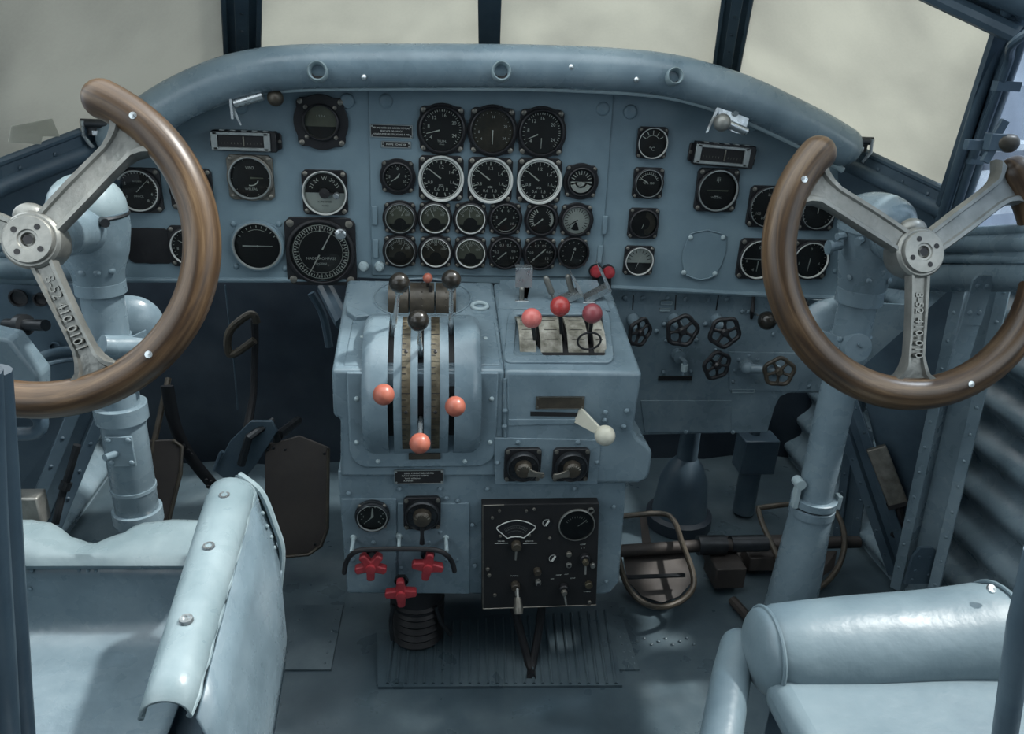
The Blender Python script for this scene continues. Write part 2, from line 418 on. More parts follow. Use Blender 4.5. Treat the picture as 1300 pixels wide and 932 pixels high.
# right corner post: three parallel members and a clamp bracket
def lerp(a, b, t): return Vector(a).lerp(Vector(b), t)
m = MB(); off = [(-.018, 0, .0075), (-.004, -.008, .007), (.011, 0, .0105)]
for dx, dyy, r in off:
    m.tube([B4 + Vector((dx, dyy, -.06)), lerp(B4, T4, .5) + Vector((dx, dyy, 0)), T4 + Vector((dx, dyy, .03))], r, 14)
m.box(lerp(B4, T4, .5) + Vector((0, .014, 0)), (.040, .010, (T4 - B4).length), Vector((0, 0, 1)).rotation_difference(T4 - B4).to_matrix())
c4 = struct(m.build('trim_4', 'dark_blue_paint'))
m = MB(); p = [lerp(B4, T4, t) + Vector((-.008, -.018, 0)) for t in (.22, .4, .62, .82)]
p += [T4 + Vector((-.02, -.03, -.03)), T4 + Vector((.01, -.06, .0)), T4 + Vector((.05, -.10, .015))]
m.tube(spline(p, 6), .0058, 10)
for t in (.36, .72): m.box(lerp(B4, T4, t) + Vector((0, -.02, 0)), (.034, .012, .012))
tag(m.build('drain_pipe', 'dark_blue_paint'), 'thin blue pipe clipped along the right corner window post', 'pipe')
# header beams over the right windscreen pane
m = MB(); h0, h1 = at(1160, -18, Y=1.07), at(1292, 44, Y=.985)
m.tube([h0 + (h0 - h1) * 1.4, h0, h1], .012, 10); m.tube([h0 + (h0 - h1) * 1.4 + Vector((0, -.02, .035)), h0 + Vector((0, -.02, .035)), h1 + Vector((0.0, -.02, .038))], .024, 16)
m.tube([h0 + (h0 - h1) * 1.4 + Vector((0, -.03, .085)), h0 + Vector((0, -.03, .085)), h1 + Vector((.02, -.03, .085))], .026, 12)
m.sheet([h0 + (h0 - h1) * 1.4 + Vector((0, .01, -.005)), h1 + Vector((.02, .01, -.005)), h1 + Vector((.02, -.03, .10)), h0 + (h0 - h1) * 1.4 + Vector((0, -.03, .10))], .01)
struct(m.build('trim_5', 'dark_blue_paint'))
# sills below the side panes: rolled edge with riveted flange
def sill(i, pts, mt='dark_blue_paint'):
    pts = [Vector(p) for p in pts]; m = MB(); up = Vector((0, 0, .016))
    m.tube([p + up for p in pts], .0065, 10); m.tube([p - up * 1.0 for p in pts], .0135, 12)
    for a, b in zip(pts, pts[1:]):
        q = [a + up, b + up, b - up, a - up]; m.sheet(q, .004)
        n = (b - a).cross(Vector((0, 0, 1))).normalized()
        if n.y > 0: n = -n
        k = max(2, int((b - a).length / .045))
        for j in range(k): m.rivet(a + (b - a) * ((j + .5) / k) + n * .005, n, .0035)
    return struct(m.build('trim_%d' % i, mt))
sill(6, [at(-60, 255, Y=1.12), at(0, 222, Y=1.2), at(128, 172, Y=1.34), at(190, 140, Y=1.44)])
sill(7, [at(1060, 188, Y=1.42), at(1102, 208, Y=1.35), at(1196, 254, Y=1.22), at(1206, 260, Y=1.2)])
# sheet below the sills closing the corners to the panel
m = MB(); m.sheet([at(-90, 262, Y=1.15), at(200, 150, Y=1.45), at(200, 345, Y=1.45), at(-90, 345, Y=1.3)], .004)
struct(m.build('trim_8', 'dark_blue_paint'))
m = MB(); m.sheet([at(1050, 190, Y=1.42), at(1206, 262, Y=1.23), at(1206, 340, Y=1.25), at(1050, 345, Y=1.44)], .004)
struct(m.build('trim_9', 'dark_blue_paint'))
# side window, its sill and the longeron below
S1, S2 = at(1200, 296, Y=1.2), at(1420, 286, Y=.86)
m = MB()
for dz, r in ((0, .008), (-.02, .014), (-.044, .007)): m.tube([S1 + Vector((-.01, 0, dz)), S2 + Vector((0, 0, dz))], r, 12)
m.sheet([S1 + Vector((0, .005, 0)), S2 + Vector((0, .005, 0)), S2 + Vector((0, .005, -.05)), S1 + Vector((0, .005, -.05))], .01)
struct(m.build('trim_10', 'blue_paint'))
pane(5, 'dirty_glass', (B4 + Vector((.02, 0, -.09)), S2 + Vector((.01, 0, 0)), Vector((.66, .55, 1.22)), T4 + Vector((.02, 0, .02))))
m = MB(); a, b = at(1168, 352, Y=1.25), at(1420, 344, Y=.86)
m.tube([a + Vector((-.05, .02, 0)), a, b], .026, 16); struct(m.build('trim_11', 'blue_paint'))
# left longerons behind the left wheel
m = MB()
for py, r in ((312, .010), (322, .008), (340, .018), (353, .010)):
    m.tube([at(-80, py - 4, Y=1.12), at(60, py + 2, Y=1.22), at(150, py + 6, Y=1.36)], r, 12)
struct(m.build('trim_12', 'blue_paint'))
# aft door frame, close to the viewer on both sides
m = MB(); m.tube([at(-8, 470, Y=.42), at(2, 600, Y=.42), at(20, 860, Y=.42), at(30, 990, Y=.42)], .009, 12); m.tube([at(-30, 470, Y=.40), at(-22, 640, Y=.40), at(-6, 860, Y=.40), at(2, 990, Y=.40)], .012, 12)
struct(m.build('trim_13', 'dark_blue_paint'))
m = MB(); m.tube([at(1318, 700, Y=.50), at(1296, 790, Y=.50), at(1272, 960, Y=.50)], .011, 12); struct(m.build('trim_14', 'dark_blue_paint'))

# right side: channel struts, gusset sheet, bracket with rivets
def channel(name, label, a, b, w, d, cat='strut', mt='dark_blue_paint', out=(-1, -.6, 0)):
    a, b = Vector(a), Vector(b); t = (b - a).normalized(); o = Vector(out); o = (o - t * o.dot(t)).normalized(); x = t.cross(o)
    M = Matrix((x, o, t)).transposed(); mid = (a + b) / 2; L = (b - a).length; m = MB()
    m.box(mid, (w, .004, L), M)
    for s in (-1, 1):
        m.box(mid + x * s * w / 2 + o * d / 2, (.004, d, L), M); m.box(mid + x * s * (w / 2 + .008) + o * d, (.020, .004, L), M)
        for k in range(int(L / .05)): m.rivet(a + t * (.03 + k * .05) + x * s * (w / 2 + .009) + o * (d + .002), o, .0035)
    return tag(m.build(name, mt, bevel=.001), label, cat)
channel('frame_strut', 'wide slanting channel strut on the corrugated right wall', at(1262, 340, Y=1.16), at(1168, 752, Y=1.12), .050, .030, mt='blue_paint')
channel('frame_strut', 'narrow strut slanting down from the right column to the wide strut foot', at(1062, 470, Y=1.36), at(1150, 728, Y=1.18), .026, .012)
channel('frame_strut', 'short dark upright strut behind the right control column', at(1096, 540, Y=1.46), at(1074, 700, Y=1.46), .028, .010)
m = MB(); m.sheet([at(1090, 470, Y=1.34), at(1215, 360, Y=1.22), at(1230, 420, Y=1.20), at(1150, 720, Y=1.19)], .003)
tag(m.build('gusset_sheet', 'dark_blue_paint'), 'triangular blue sheet between the two struts on the right wall', 'panel')
m = MB(); m.prism([(-.016, -.05), (.016, -.05), (.016, .02), (.010, .028), (-.010, .028), (-.016, .02)], -.004, 0)
for x in (-.008, .008):
    for z in (-.03, .012): m.rivet((x, -.004, z), r=.004)
m.prism([(-.015, -.05), (.015, -.05), (.013, -.16), (-.017, -.16)], -.003, .001)
tag(m.build('strap_bracket', 'blue_paint', loc=at(1242, 372, Y=1.045)), 'riveted flat strap hanging from the longeron under the side window', 'bracket')
m = MB(); m.prism([(-.022, -.03), (.03, -.03), (.03, .035), (.012, .05), (-.012, .05), (-.022, .03)], -.006, 0)
for p in ((-.01, 0), (.01, .03), (-.01, .03), (.02, -.01), (-.012, -.02)): m.rivet((p[0], -.006, p[1]), r=.0035)
tag(m.build('foot_bracket', 'dark_blue_paint', loc=at(1166, 722, Y=1.10)), 'riveted bracket at the foot of the wide right strut', 'bracket')
m = MB(); a, b = at(1112, 568, Y=1.25), at(1140, 640, Y=1.2); t = (b - a).normalized(); x = t.cross(Vector((-.5, -1, .3)).normalized()).normalized(); M = Matrix((x, x.cross(t), t)).transposed()
m.box((a + b) / 2, (.036, .022, (b - a).length), M)
bx_ = m.build('junction_box', 'screw_steel', bevel=.002); tag(bx_, 'small grey metal box clipped to the narrow right strut', 'box')
m = MB(); m.tube(spline([b, b + Vector((.005, -.01, -.02)), b + Vector((.02, 0, -.045)), b + Vector((.015, .01, -.08))], 5), .006, 8)
m.box(b, (.04, .028, .008), M); m.build('cable_tail', 'black_rubber', bx_)
# brackets behind the right wheel
m = MB(); m.tube([at(1090, 520, Y=1.5), at(1110, 400, Y=1.5)], .014, 10); m.sheet([at(1120, 440, Y=1.48), at(1230, 545, Y=1.3), at(1225, 575, Y=1.3), at(1110, 500, Y=1.48)], .004)
m.tube([at(1135, 455, Y=1.44), at(1245, 550, Y=1.26)], .006, 10)
tag(m.build('brace_tube', 'dark_blue_paint'), 'tubes and brace sheet behind the right wheel hub spoke', 'brace')

# ---------------------------------------------------------------- coaming roll
cpx = [(150, 176), (185, 152), (225, 127), (268, 107), (310, 94), (365, 86), (450, 84), (636, 84), (750, 87), (830, 93), (885, 104), (945, 123), (1000, 148), (1040, 168), (1070, 186)]
cpath = spline([at(x, y, Y=1.33) for x, y in cpx], 5)
coam = thing('glareshield_roll', 'rounded blue padded roll arching over the top of the instrument panel', 'coaming', at(636, 84, Y=1.33))
o_ = Vector(coam.location)
m = MB(); m.capsule([p - o_ for p in cpath], .033, 24, 5); m.build('roll', 'blue_paint', coam)
m = MB(); lip = spline([at(x, y + (27 if x > 250 else 25) + (x > 900) * 3, Y=1.335) for x, y in cpx], 5)
m.tube([p - o_ for p in lip], .0055, 10); m.build('lower_lip', 'pale_paint', coam)  # pale colour stands in for the highlight along the lip
# shelf from the roll forward to the windscreen foot
rows = []
for p in cpath: rows.append([p - o_ + Vector((0, .0, .02)), p - o_ + Vector((0, .12, .0)), p - o_ + Vector((0, .26, -.05))])
m = MB(); m.loft(rows, closed=False); m.build('shelf', 'dark_blue_paint', coam)
for (px, py), lb in (((404, 92), 'left'), ((636, 92), 'middle'), ((855, 98), 'right')):
    p = at(px, py, Y=1.295); s = .0135 if px < 700 else .012
    v = thing('lamp_socket', {'left': 'round light tube in the coaming above the black square gauge', 'middle': 'round light tube in the coaming above the three large dials', 'right': 'smaller round light tube in the coaming near the right spring clip'}[lb], 'lamp', p, (R_(-14), 0, 0))
    m = MB(); m.lathe([(s * 1.02, .012), (s * 1.15, 0), (s * 1.15, -.010), (s * 1.0, -.013), (s * .84, -.010), (s * .78, .004), (s * .8, .006)], 28); m.build('rim', 'seat_paint', v)
    m = MB(); m.lathe([(s * .82, .003), (s * .5, .006), (.0001, .007)], 24); m.build('lens', 'black_plastic', v)
for px, py in ((462, 98), (725, 85), (808, 101)):
    m = MB(); m.rivet((0, 0, 0), r=.0045, h=.9)
    tag(m.build('coaming_screw', 'bright_steel', loc=at(px, py, Y=1.299)), 'small screw head in the coaming ' + {462: 'right of its left light tube', 725: 'between its middle and right light tubes', 808: 'just left of its right light tube'}[px], 'screw')
# clamps at the ends of the roll
for (px, py, yy, lb) in ((126, 163, 1.32, 'metal sash latch at the left end of the glareshield'), (1088, 184, 1.33, 'metal sash latch at the right end of the glareshield')):
    v = thing('sash_latch', lb, 'latch', at(px, py, Y=yy)); s = 1 if px < 600 else -1
    m = MB(); m.box((0, 0, 0), (.034, .012, .022)); m.tube([(-.022 * s, -.008, .008), (.018 * s, -.008, .008)], .007, 10); m.build('body', 'dark_steel', v, bevel=.001)
    m = MB(); m.tube([(-.018 * s, -.014, .012), (-.02 * s, -.014, -.01), (-.008 * s, -.014, -.028)], .003, 8); m.box((.006 * s, -.010, -.006), (.026, .004, .007)); m.build('clip', 'bright_steel', v)

# ---------------------------------------------------------------- instrument panel
panel = thing('dashboard', 'large blue painted instrument panel below the arched coaming', 'panel', (0, YP, .65))
def xz(px, py, Y=YP, o=(0, 0, .65)):
    p = at(px, py, Y=Y); return (p.x - o[0], p.z - o[2])
ol = [(440, 357), (120, 357), (118, 240), (150, 205), (185, 165), (225, 130), (268, 108), (310, 92), (365, 82), (450, 78), (636, 78), (830, 88), (885, 98), (945, 118), (1000, 145), (1060, 185), (1092, 215), (1100, 382), (960, 376), (765, 366), (455, 353)]
m = MB(); m.prism([xz(*p) for p in ol], 0, .006)
# left sheet seams, hinge leaves and edge bolts are raised on the sheets
for px, py in ((305, 135), (441, 128), (490, 128), (765, 138), (800, 142), (957, 158), (1015, 172)):
    q = xz(px, py); m.lathe([(.0125, 0), (.0125, -.003), (.010, -.006), (.0001, -.007)], 20, (q[0], 0, q[1]))
for px, py in ((296, 284), (354, 284), (362, 341), (300, 338), (1060, 344), (1058, 388)): q = xz(px, py); m.rivet((q[0], 0, q[1]), r=.006)
m.build('main_sheet', 'panel_paint', panel, bevel=.002)
m = MB(); cp = [(467.5, 108), (779, 118), (762, 352), (618, 350), (472, 349)]
m.prism([xz(*p) for p in cp], -.003, .0)
for (a, b) in (((530, 283), (530, 283)),): pass
for px, py, w, h in ((476, 273, .010, .034), (477, 315, .010, .034), (767, 285, .009, .034), (761, 322, .009, .034)):
    q = xz(px, py); m.box((q[0], -.005, q[1]), (w, .005, h))
m.build('centre_sheet', 'panel_paint', panel, bevel=.0015)
for px, py in ((462, 337), (482, 337)):
    q = xz(px, py); m = MB(); m.lathe([(.009, -.003), (.009, -.008), (.006, -.012), (.006, -.017), (.0001, -.018)], 18, (q[0], 0, q[1])); m.build('hinge_bolt', 'pale_paint', panel)
# lower lip strip of the panel
m = MB(); m.tube([Vector((*[xz(118, 355)[0]], -.002, xz(118, 355)[1])), Vector((xz(440, 355)[0], -.002, xz(440, 355)[1]))], .005, 8); m.build('lower_edge', 'panel_paint', panel); m = MB()
m.tube([Vector((xz(768, 364)[0], -.002, xz(768, 364)[1])), Vector((xz(1100, 380)[0], -.002, xz(1100, 380)[1]))], .005, 8); m.build('lower_edge', 'panel_paint', panel)
# pear-shaped blanking plate on the right
v = thing('blanking_plate', 'blue cover plate with curved ends held by four bolts', 'plate', at(893, 324, Y=YP - .001))
s_ = .0014
out = [(-24, 28), (-18, 31), (0, 35), (18, 31), (28, 27), (30, 5), (27, -12), (20, -27), (12, -31), (0, -34), (-12, -31), (-22, -27), (-29, -10), (-30, 5)]
m = MB(); m.prism([(x * s_, z * s_) for x, z in out], -.003, 0)
m.tube([(x * s_, -.0035, z * s_) for x, z in out[0:5]], .0016, 6); m.tube([(x * s_, -.0035, z * s_) for x, z in out[7:12]], .0016, 6)
m.build('plate', 'panel_paint', v, bevel=.0008)
for x, z in ((-22, 24), (23, 25), (-25, -24), (19, -25)): m = MB(); m.rivet((x * s_, -.003, z * s_), r=.005, h=.8); m.build('bolt', 'pale_paint', v)
# unused opening on the left: a dark lobed cover
v = MB(); po = []
for i in range(48):
    t = 2 * PI * i / 48; a = .036; r = max(.037, min(a / max(abs(math.cos(t)), abs(math.sin(t))), a * 1.28)); po.append((r * math.cos(t) * 1.05, r * math.sin(t) * .88))
v.prism(po, -.0015, 0); tag(v.build('blank_opening', 'black_plastic', loc=at(190, 312, Y=YP - .001), bevel=.0007), 'empty black instrument opening at the left end of the panel', 'opening')

# ---------------------------------------------------------------- gauges
CACHE = {}
def flange_poly(h, kind):
    out = []
    for i in range(72):
        t = 2 * PI * i / 72; c, s = abs(math.cos(t)), abs(math.sin(t))
        if kind == 'square': a, rc, k = h * .97, h * .96, 1.30
        elif kind == 'bulge': a, rc, k = h * .90, h * 1.03, 1.30
        elif kind == 'round': a, rc, k = h * .82, h * 1.0, 1.24
        r = max(rc, min(a / max(c, s), a * k)); out.append((r * math.cos(t), r * math.sin(t)))
    return out
def polar(a, r): return (r * math.cos(R_(a)), r * math.sin(R_(a)))
def dial_mesh(m, R, sp, y):
    m.cur = 0; m.lathe([(R, y), (.0001, y)], 40)
    yp = y - .0003
    if sp.get('low'):                                   # black lower part printed on the dial
        m.cur = 2; h = sp['low']; pts = [(R * .97 * math.cos(a), R * .97 * math.sin(a)) for a in [math.asin(h) - (PI + 2 * math.asin(h)) * k / 20 for k in range(21)]]
        m.add([(x, yp + .0001, z) for x, z in pts], [tuple(range(21))])
    if sp.get('hill'):                                  # round black pivot cover at the foot
        m.cur = 2; w = sp['hill']; pts = [(R * w * math.cos(PI * k / 16), -R * .42 + R * w * math.sin(PI * k / 16)) for k in range(17)] + [(R * .90 * math.cos(a), R * .90 * math.sin(a)) for a in [R_(208 + 124 * k / 12) for k in range(13)]]
        m.add([(x, yp + .0001, z) for x, z in pts], [tuple(range(len(pts)))])
    m.cur = 1
    for (a0, a1, n, r0, r1, w) in sp.get('ticks', []):
        for k in range(n):
            a = R_(a0 + (a1 - a0) * k / max(n - 1, 1)); d = Vector((math.cos(a), 0, math.sin(a))); p = Vector((-math.sin(a), 0, math.cos(a))) * w * R / 2; Y = Vector((0, yp, 0))
            m.add([d * r0 * R + p + Y, d * r1 * R + p + Y, d * r1 * R - p + Y, d * r0 * R - p + Y], [(0, 1, 2, 3)])
    for (a0, a1, r, w) in sp.get('arcs', []):
        n = 24; vs = []
        for k in range(n + 1):
            a = R_(a0 + (a1 - a0) * k / n)
            for q in (r - w / 2, r + w / 2): vs.append((q * R * math.cos(a), yp, q * R * math.sin(a)))
        m.add(vs, [(2 * k, 2 * k + 1, 2 * k + 3, 2 * k + 2) for k in range(n)])
    for t, a, r, sz in sp.get('nums', []):
        x, z = polar(a, r * R); m.text(t, x, z, sz * R, yp, ang=R_(a - 90) if sp.get('turn') else 0)
    if sp.get('ptext') == 'black': m.cur = 2
    for t, x, z, sz in sp.get('text', []): m.text(t, x * R, z * R, sz * R, yp)
    m.cur = 0
NEEDLE_Y = -.0095
def gauge(px, py, fl, dl, label, sp, kind='bulge', fmat='black_plastic', screws=4, Y=None, group=None, name='cockpit_gauge', rot=(0, 0, 0), sx=None):
    Y = Y if Y is not None else (YP - .003 if 467 < px < 780 else YP)
    p = at(px, py, Y=Y); sc_ = scale_at(p); h = fl / 2 / sc_; R = dl / 2 / sc_
    g = thing(name, label, 'gauge', p, rot, group)
    m = MB(); m.prism(flange_poly(h, kind), -.006, 0)
    ro = min(h * .985, R * 1.10 + .001)
    m.lathe([(ro, -.005), (ro, -.0115), (R * 1.03, -.013), (R * 1.0, -.012), (R * .99, -.006)], 40)
    m.build('housing', fmat, g, bevel=.0008)
    m = MB(); dial_mesh(m, R, sp, -.0066); m.build('dial', [sp.get('face', 'dial_black'), sp.get('ink', 'print_white'), 'dial_black'], g, smooth=0)
    rg = sp.get('ring')
    if rg:
        w = {'thick': .075, 'white': .045, 'thin': .028, 'grey': .05}[rg]; m = MB()
        m.lathe([(R * (1 + w * .6), -.0118), (R * (1 + w * .5), -.0138), (R * (1.0 - w * .4), -.0140), (R * (1 - w * 1.1), -.0115), (R * (1 - w * 1.1), -.0105)], 48)
        if rg == 'thick': m.lathe([(R * .90, -.0095), (R * .885, -.0115), (R * .865, -.0115), (R * .855, -.0095)], 48)
        m.build('bezel', {'thick': 'white_ring', 'white': 'white_ring', 'thin': 'grey_ring', 'grey': 'grey_ring'}[rg], g)
    for (a, r0, r1, w) in sp.get('hands', []):
        m = MB(); d = Vector((math.cos(R_(a)), 0, math.sin(R_(a)))); q = Vector((-d.z, 0, d.x)); y = Vector((0, -.0088, 0)); y2 = Vector((0, -.0080, 0))
        P = [d * r0 * R + q * w * R * .5, d * r1 * R + q * w * R * .22, d * r1 * R - q * w * R * .22, d * r0 * R - q * w * R * .5]
        m.add([a_ + y for a_ in P] + [a_ + y2 for a_ in P], [(0, 1, 2, 3), (7, 6, 5, 4), (0, 4, 5, 1), (1, 5, 6, 2), (2, 6, 7, 3), (3, 7, 4, 0)])
        m.build('needle', sp.get('hmat', 'print_white'), g, smooth=0)
    if sp.get('hub'):
        m = MB(); m.lathe([(sp['hub'] * R, -.007), (sp['hub'] * R, -.0095), (.0001, -.0098)], 20); m.build('pivot_cap', 'dial_black', g)
    if not sp.get('noglass'):
        m = MB(); m.lathe([(R * .98, -.0108), (R * .6, -.0114), (.0001, -.0116)], 32); m.build('glass', 'dial_glass', g)
    a = h * (.80 if kind == 'square' else .755 if kind == 'bulge' else .70)
    for sx_, sz_ in [(-1, 1), (1, 1), (-1, -1), (1, -1)][:screws]:
        key = 'scr%.1f' % (h * 1000)
        if key in CACHE: o = bpy.data.objects.new('screw', CACHE[key]); col.objects.link(o); o.parent = g
        else:
            m = MB(); m.lathe([(h * .105, -.005), (h * .105, -.0072), (h * .07, -.0082), (.0001, -.0084)], 12); o = m.build('screw', 'screw_steel', g); CACHE[key] = o.data
        o.location = (sx_ * a, 0, sz_ * a)
    return g, R, h
def numbers(lst, r=.68, s=.22): return [(t, a, r, s) for t, a in lst]

tach = dict(face='dial_black', ticks=[(215, 140, 7, .84, .93, .03), (135, -45, 25, .84, .93, .025)], nums=numbers([('4', 215), ('8', 168), ('12', 125), ('16', 82), ('20', 28), ('24', -25)], .66, .23), text=[('TELPH.', 0, -.55, .15), ('U/min', 0, -.70, .10)], hands=[(195, .12, .78, .06)])
gauge(561, 164, 62, 52, 'large dark rev counter at left of the three topmost centre dials', tach)
t2 = dict(face='trim_brown', ticks=[(215, -35, 20, .84, .90, .02)], nums=numbers([('16', 88), ('20', 20), ('24', -30), ('8', 185), ('4', 215)], .66, .18), hands=[(270, -.05, .62, .07)], ring='grey' and None)
gauge(625, 166, 62, 52, 'large hazy brown-glassed dial in the middle of the topmost centre row', t2)
t3 = dict(tach); t3['text'] = []; t3['nums'] = numbers([('4', 218), ('8', 172), ('12', 128), ('16', 90), ('20', 35), ('24', -30)], .66, .23); t3['hands'] = [(205, .2, .72, .06), (270, .25, .75, .04)]
gauge(687, 168, 62, 52, 'large dark rev counter at right of the three topmost centre dials', t3)
ata = dict(face='dial_black', ring='thick', ticks=[(240, -60, 21, .74, .82, .025), (200, 200, 1, .66, .82, .04), (145, 145, 1, .66, .82, .04), (90, 90, 1, .66, .82, .04), (35, 35, 1, .66, .82, .04), (-20, -20, 1, .66, .82, .04), (-75, -75, 1, .66, .82, .04), (255, 255, 1, .66, .82, .04)],
           nums=numbers([('0.8', 200), ('1.2', 90), ('1.4', 32), ('1.6', -18), ('1.8', -68), ('0.6', -112)], .53, .2), text=[('ata', 0, -.30, .2)], hands=[(143, .02, .70, .07)])
for i, (x, y) in enumerate(((560, 226), (622, 228), (684, 229))):
    gauge(x, y, 58, 55, ['white-ringed boost gauge reading ata, below the left rev counter', 'white-ringed boost gauge reading ata, below the hazy brown dial', 'white-ringed boost gauge reading ata, below the right rev counter'][i], ata, 'square')
small = lambda **k: dict(dict(face='dial_black', ticks=[(225, -45, 16, .80, .90, .035)], hands=[(220, -.1, .7, .09)]), **k)
gauge(505, 224, 44, 33, 'small black gauge left of the white-ringed boost gauges', small(nums=numbers([('5', 180), ('0', 90), ('10', -35), ('0', 5)], .62, .3), hands=[(215, -.1, .62, .1), (60, 0, .3, .14)]))
gauge(737, 230, 44, 32, 'small black gauge with glass reflection painted on its lower face, right of the white-ringed gauges', dict(face='dial_black', ticks=[(160, 20, 9, .55, .85, .05)], nums=[], arcs=[(-170, -10, .62, .5), (-175, -5, .25, .5), (180, 200, .5, .7), (-20, 0, .5, .7)], hands=[(250, 0, .6, .08)]))  # pale arcs paint the reflection in the cover glass
ol_ = dict(face='dial_olive', ring='white', ticks=[(155, 25, 17, .66, .84, .03)], nums=numbers([('0', 158), ('50', 90), ('100', 25)], .55, .22), hill=.42, hands=[(118, .15, .75, .05)])
for x, y, k, lb in ((508, 276, 0, 'leftmost of the upper row of small gauges, olive face'), (552, 276, 1, 'olive-faced small gauge with white rim, second in the upper row'), (597, 277, 2, 'olive-faced small gauge with white rim, third in the upper row, beside the first black one'),
                    (508, 318, 3, 'brownish small gauge at the lower left corner of the centre panel'), (553, 319, 4, 'white-rimmed small gauge with dark face, second in the lowest row'), (597, 320, 5, 'pale olive small gauge, third in the lowest row')):
    d = dict(ol_)
    if k in (0, 3): d['ring'] = 'thin'; d['hands'] = [(60, .2, .7, .04)]
    if k == 3: d['face'] = 'trim_brown'
    if k == 4: d['hands'] = [(135, .15, .85, .06)]; d['face'] = 'trim_brown'; d['ticks'] = [(150, 20, 15, .66, .88, .05)]
    if k == 2: d['hands'] = [(100, .1, .5, .05)]; d['hill'] = .5
    gauge(x, y, 43, 36, lb, d)
bar = small(nums=numbers([('0', 225), ('2', 170), ('4', 115), ('6', 70), ('8', 10), ('10', -35)], .62, .27), arcs=[(-120, -30, .9, .04)])
gauge(641, 277, 43, 35, 'black pressure gauge numbered 0 to 10, fourth in the upper row', bar)
gauge(687, 278, 43, 35, 'black gauge with short ticks, fifth in the upper row', small(ticks=[(215, 120, 9, .6, .88, .06), (60, -30, 9, .6, .88, .03)], nums=[], arcs=[(-35, 35, .78, .16)]))
gauge(731, 279, 43, 34, 'gauge with glass reflection painted as silver face and dark ticks at the right end of the upper row', dict(face='dial_silver', ink='dial_black', ticks=[(225, -45, 19, .66, .9, .05)], arcs=[(-120, -72, .45, .6)], hands=[(215, -.1, .7, .08)], hmat='dial_black', text=[('kg/cm', 0, -.5, .16)]))  # silver dial colour stands in for a strong glass reflection
bar2 = small(ticks=[(225, -45, 11, .8, .9, .04)], nums=numbers([('0', 225), ('0.2', 175), ('0.3', 115), ('0.5', 65), ('0.6', 12), ('1.5', -35)], .6, .24))
gauge(641, 320, 43, 36, 'black fuel gauge with white needle, fourth in the lowest row', bar2)
gauge(685, 321, 43, 36, 'black fuel gauge with white needle, fifth in the lowest row', dict(bar2, hands=[(222, -.5, .7, .09)]))
gauge(727, 320, 42, 36, 'dull black gauge at the right end of the lowest row', small(ticks=[(225, -45, 11, .7, .8, .03)], nums=[], hands=[(255, -.1, .55, .06), (75, .2, .4, .2)]), 'round')

# left panel
g, R, h = gauge(408, 155, 66, 40, 'black square flanged gauge with small olive window on the left panel', dict(face='dial_olive', low=-.25, text=[('1 2 3 4', 0, .38, .2)], hands=[], noglass=False), 'bulge')
for a in (45, 135, 225, 315):
    x, z = polar(a, R * 1.28); m = MB(); m.lathe([(.0036, -.005), (.0036, -.009), (.0001, -.010)], 12, (x, 0, z)); m.build('screw', 'screw_steel', g)
gauge(177, 241, 58, 50, 'black gauge at far left of the panel, above the empty opening', dict(face='dial_black', ring='white', ticks=[(225, -45, 28, .84, .93, .025)], nums=numbers([('2', 150), ('4', 38), ('6', -15), ('8', -50), ('0', 210)], .68, .2), text=[('AUSSEN', 0, .45, .12), ('DRUCK', 0, -.3, .14)], hands=[(45, -.1, .8, .04)]), 'square')
gauge(244, 240, 54, 46, 'black gauge half hidden behind the left wheel rim, upper one', dict(face='dial_black', ring='thin', ticks=[(225, -45, 22, .84, .93, .03)], nums=numbers([('2', 90), ('4', 0)], .68, .22), hands=[(-80, -.1, .7, .05)]), 'square')
gauge(243, 312, 54, 46, 'black gauge half hidden behind the left wheel rim, lower one', dict(face='dial_black', ring='white', ticks=[(225, -45, 22, .84, .93, .03)], nums=numbers([('8', 190), ('0', 90)], .68, .22), hands=[(150, -.1, .7, .05)]), 'square')
gauge(319, 225, 58, 51, 'round gauge with steel flange lettered VISO over WELEAL', dict(face='dial_black', ring='grey', text=[('VISO', 0, .48, .2), ('WELEAL', 0, -.55, .17)], ticks=[(0, 330, 10, .86, .92, .02)], arcs=[(-105, -20, .38, .05)], hands=[(0, 0, .62, .09)], hmat='dial_olive'), 'square', 'screw_steel')
g, R, h = gauge(413, 244, 58, 54, 'round gauge with half white half black face and small knob', dict(face='dial_silver', ring='white', low=None, text=[('KURSZEIGER', 0, -.42, .12), ('NORD', 0, -.6, .11)], ptext='black', ticks=[], nums=[], turn=True), 'square')
m = MB(); n = 20; m.cur = 0; m.add([(R * .9 * math.cos(PI * k / n), -.0070, R * .9 * math.sin(PI * k / n) + .0) for k in range(n + 1)], [tuple(range(n + 1))])
m.cur = 1
for t, a in (('21', 152), ('24', 125), ('W', 90), ('30', 58), ('33', 32)): x, z = polar(a, R * .66); m.text(t, x, z, R * .24, -.0073, ang=R_(a - 90))
m.build('black_half', ['dial_black', 'print_white'], g, smooth=0)
m = MB(); m.lathe([(R * .24, -.008), (R * .24, -.014), (.0001, -.015)], 24); m.box((R * .3, -.012, -R * .03), (R * .5, .003, R * .10)); m.build('turning_key', 'dial_black', g)
m = MB(); m.lathe([(R * .15, -.010), (R * .15, -.022), (R * .10, -.024), (.0001, -.024)], 20, (R * .56, 0, -R * .08)); m.build('knob', 'bright_steel', g)
gauge(328, 311, 66, 59, 'artificial horizon with thin horizontal bar in grey ring', dict(face='dial_black', ring='grey', ticks=[(150, 30, 9, .78, .88, .03)], hands=[(0, -.62, .62, .05)], arcs=[(60, 120, .7, .02)], text=[('o', 0, 0, .2)]), 'round', 'panel_paint', screws=0)
for px, py in ((297, 284), (355, 284), (300, 341), (362, 342)):
    pass
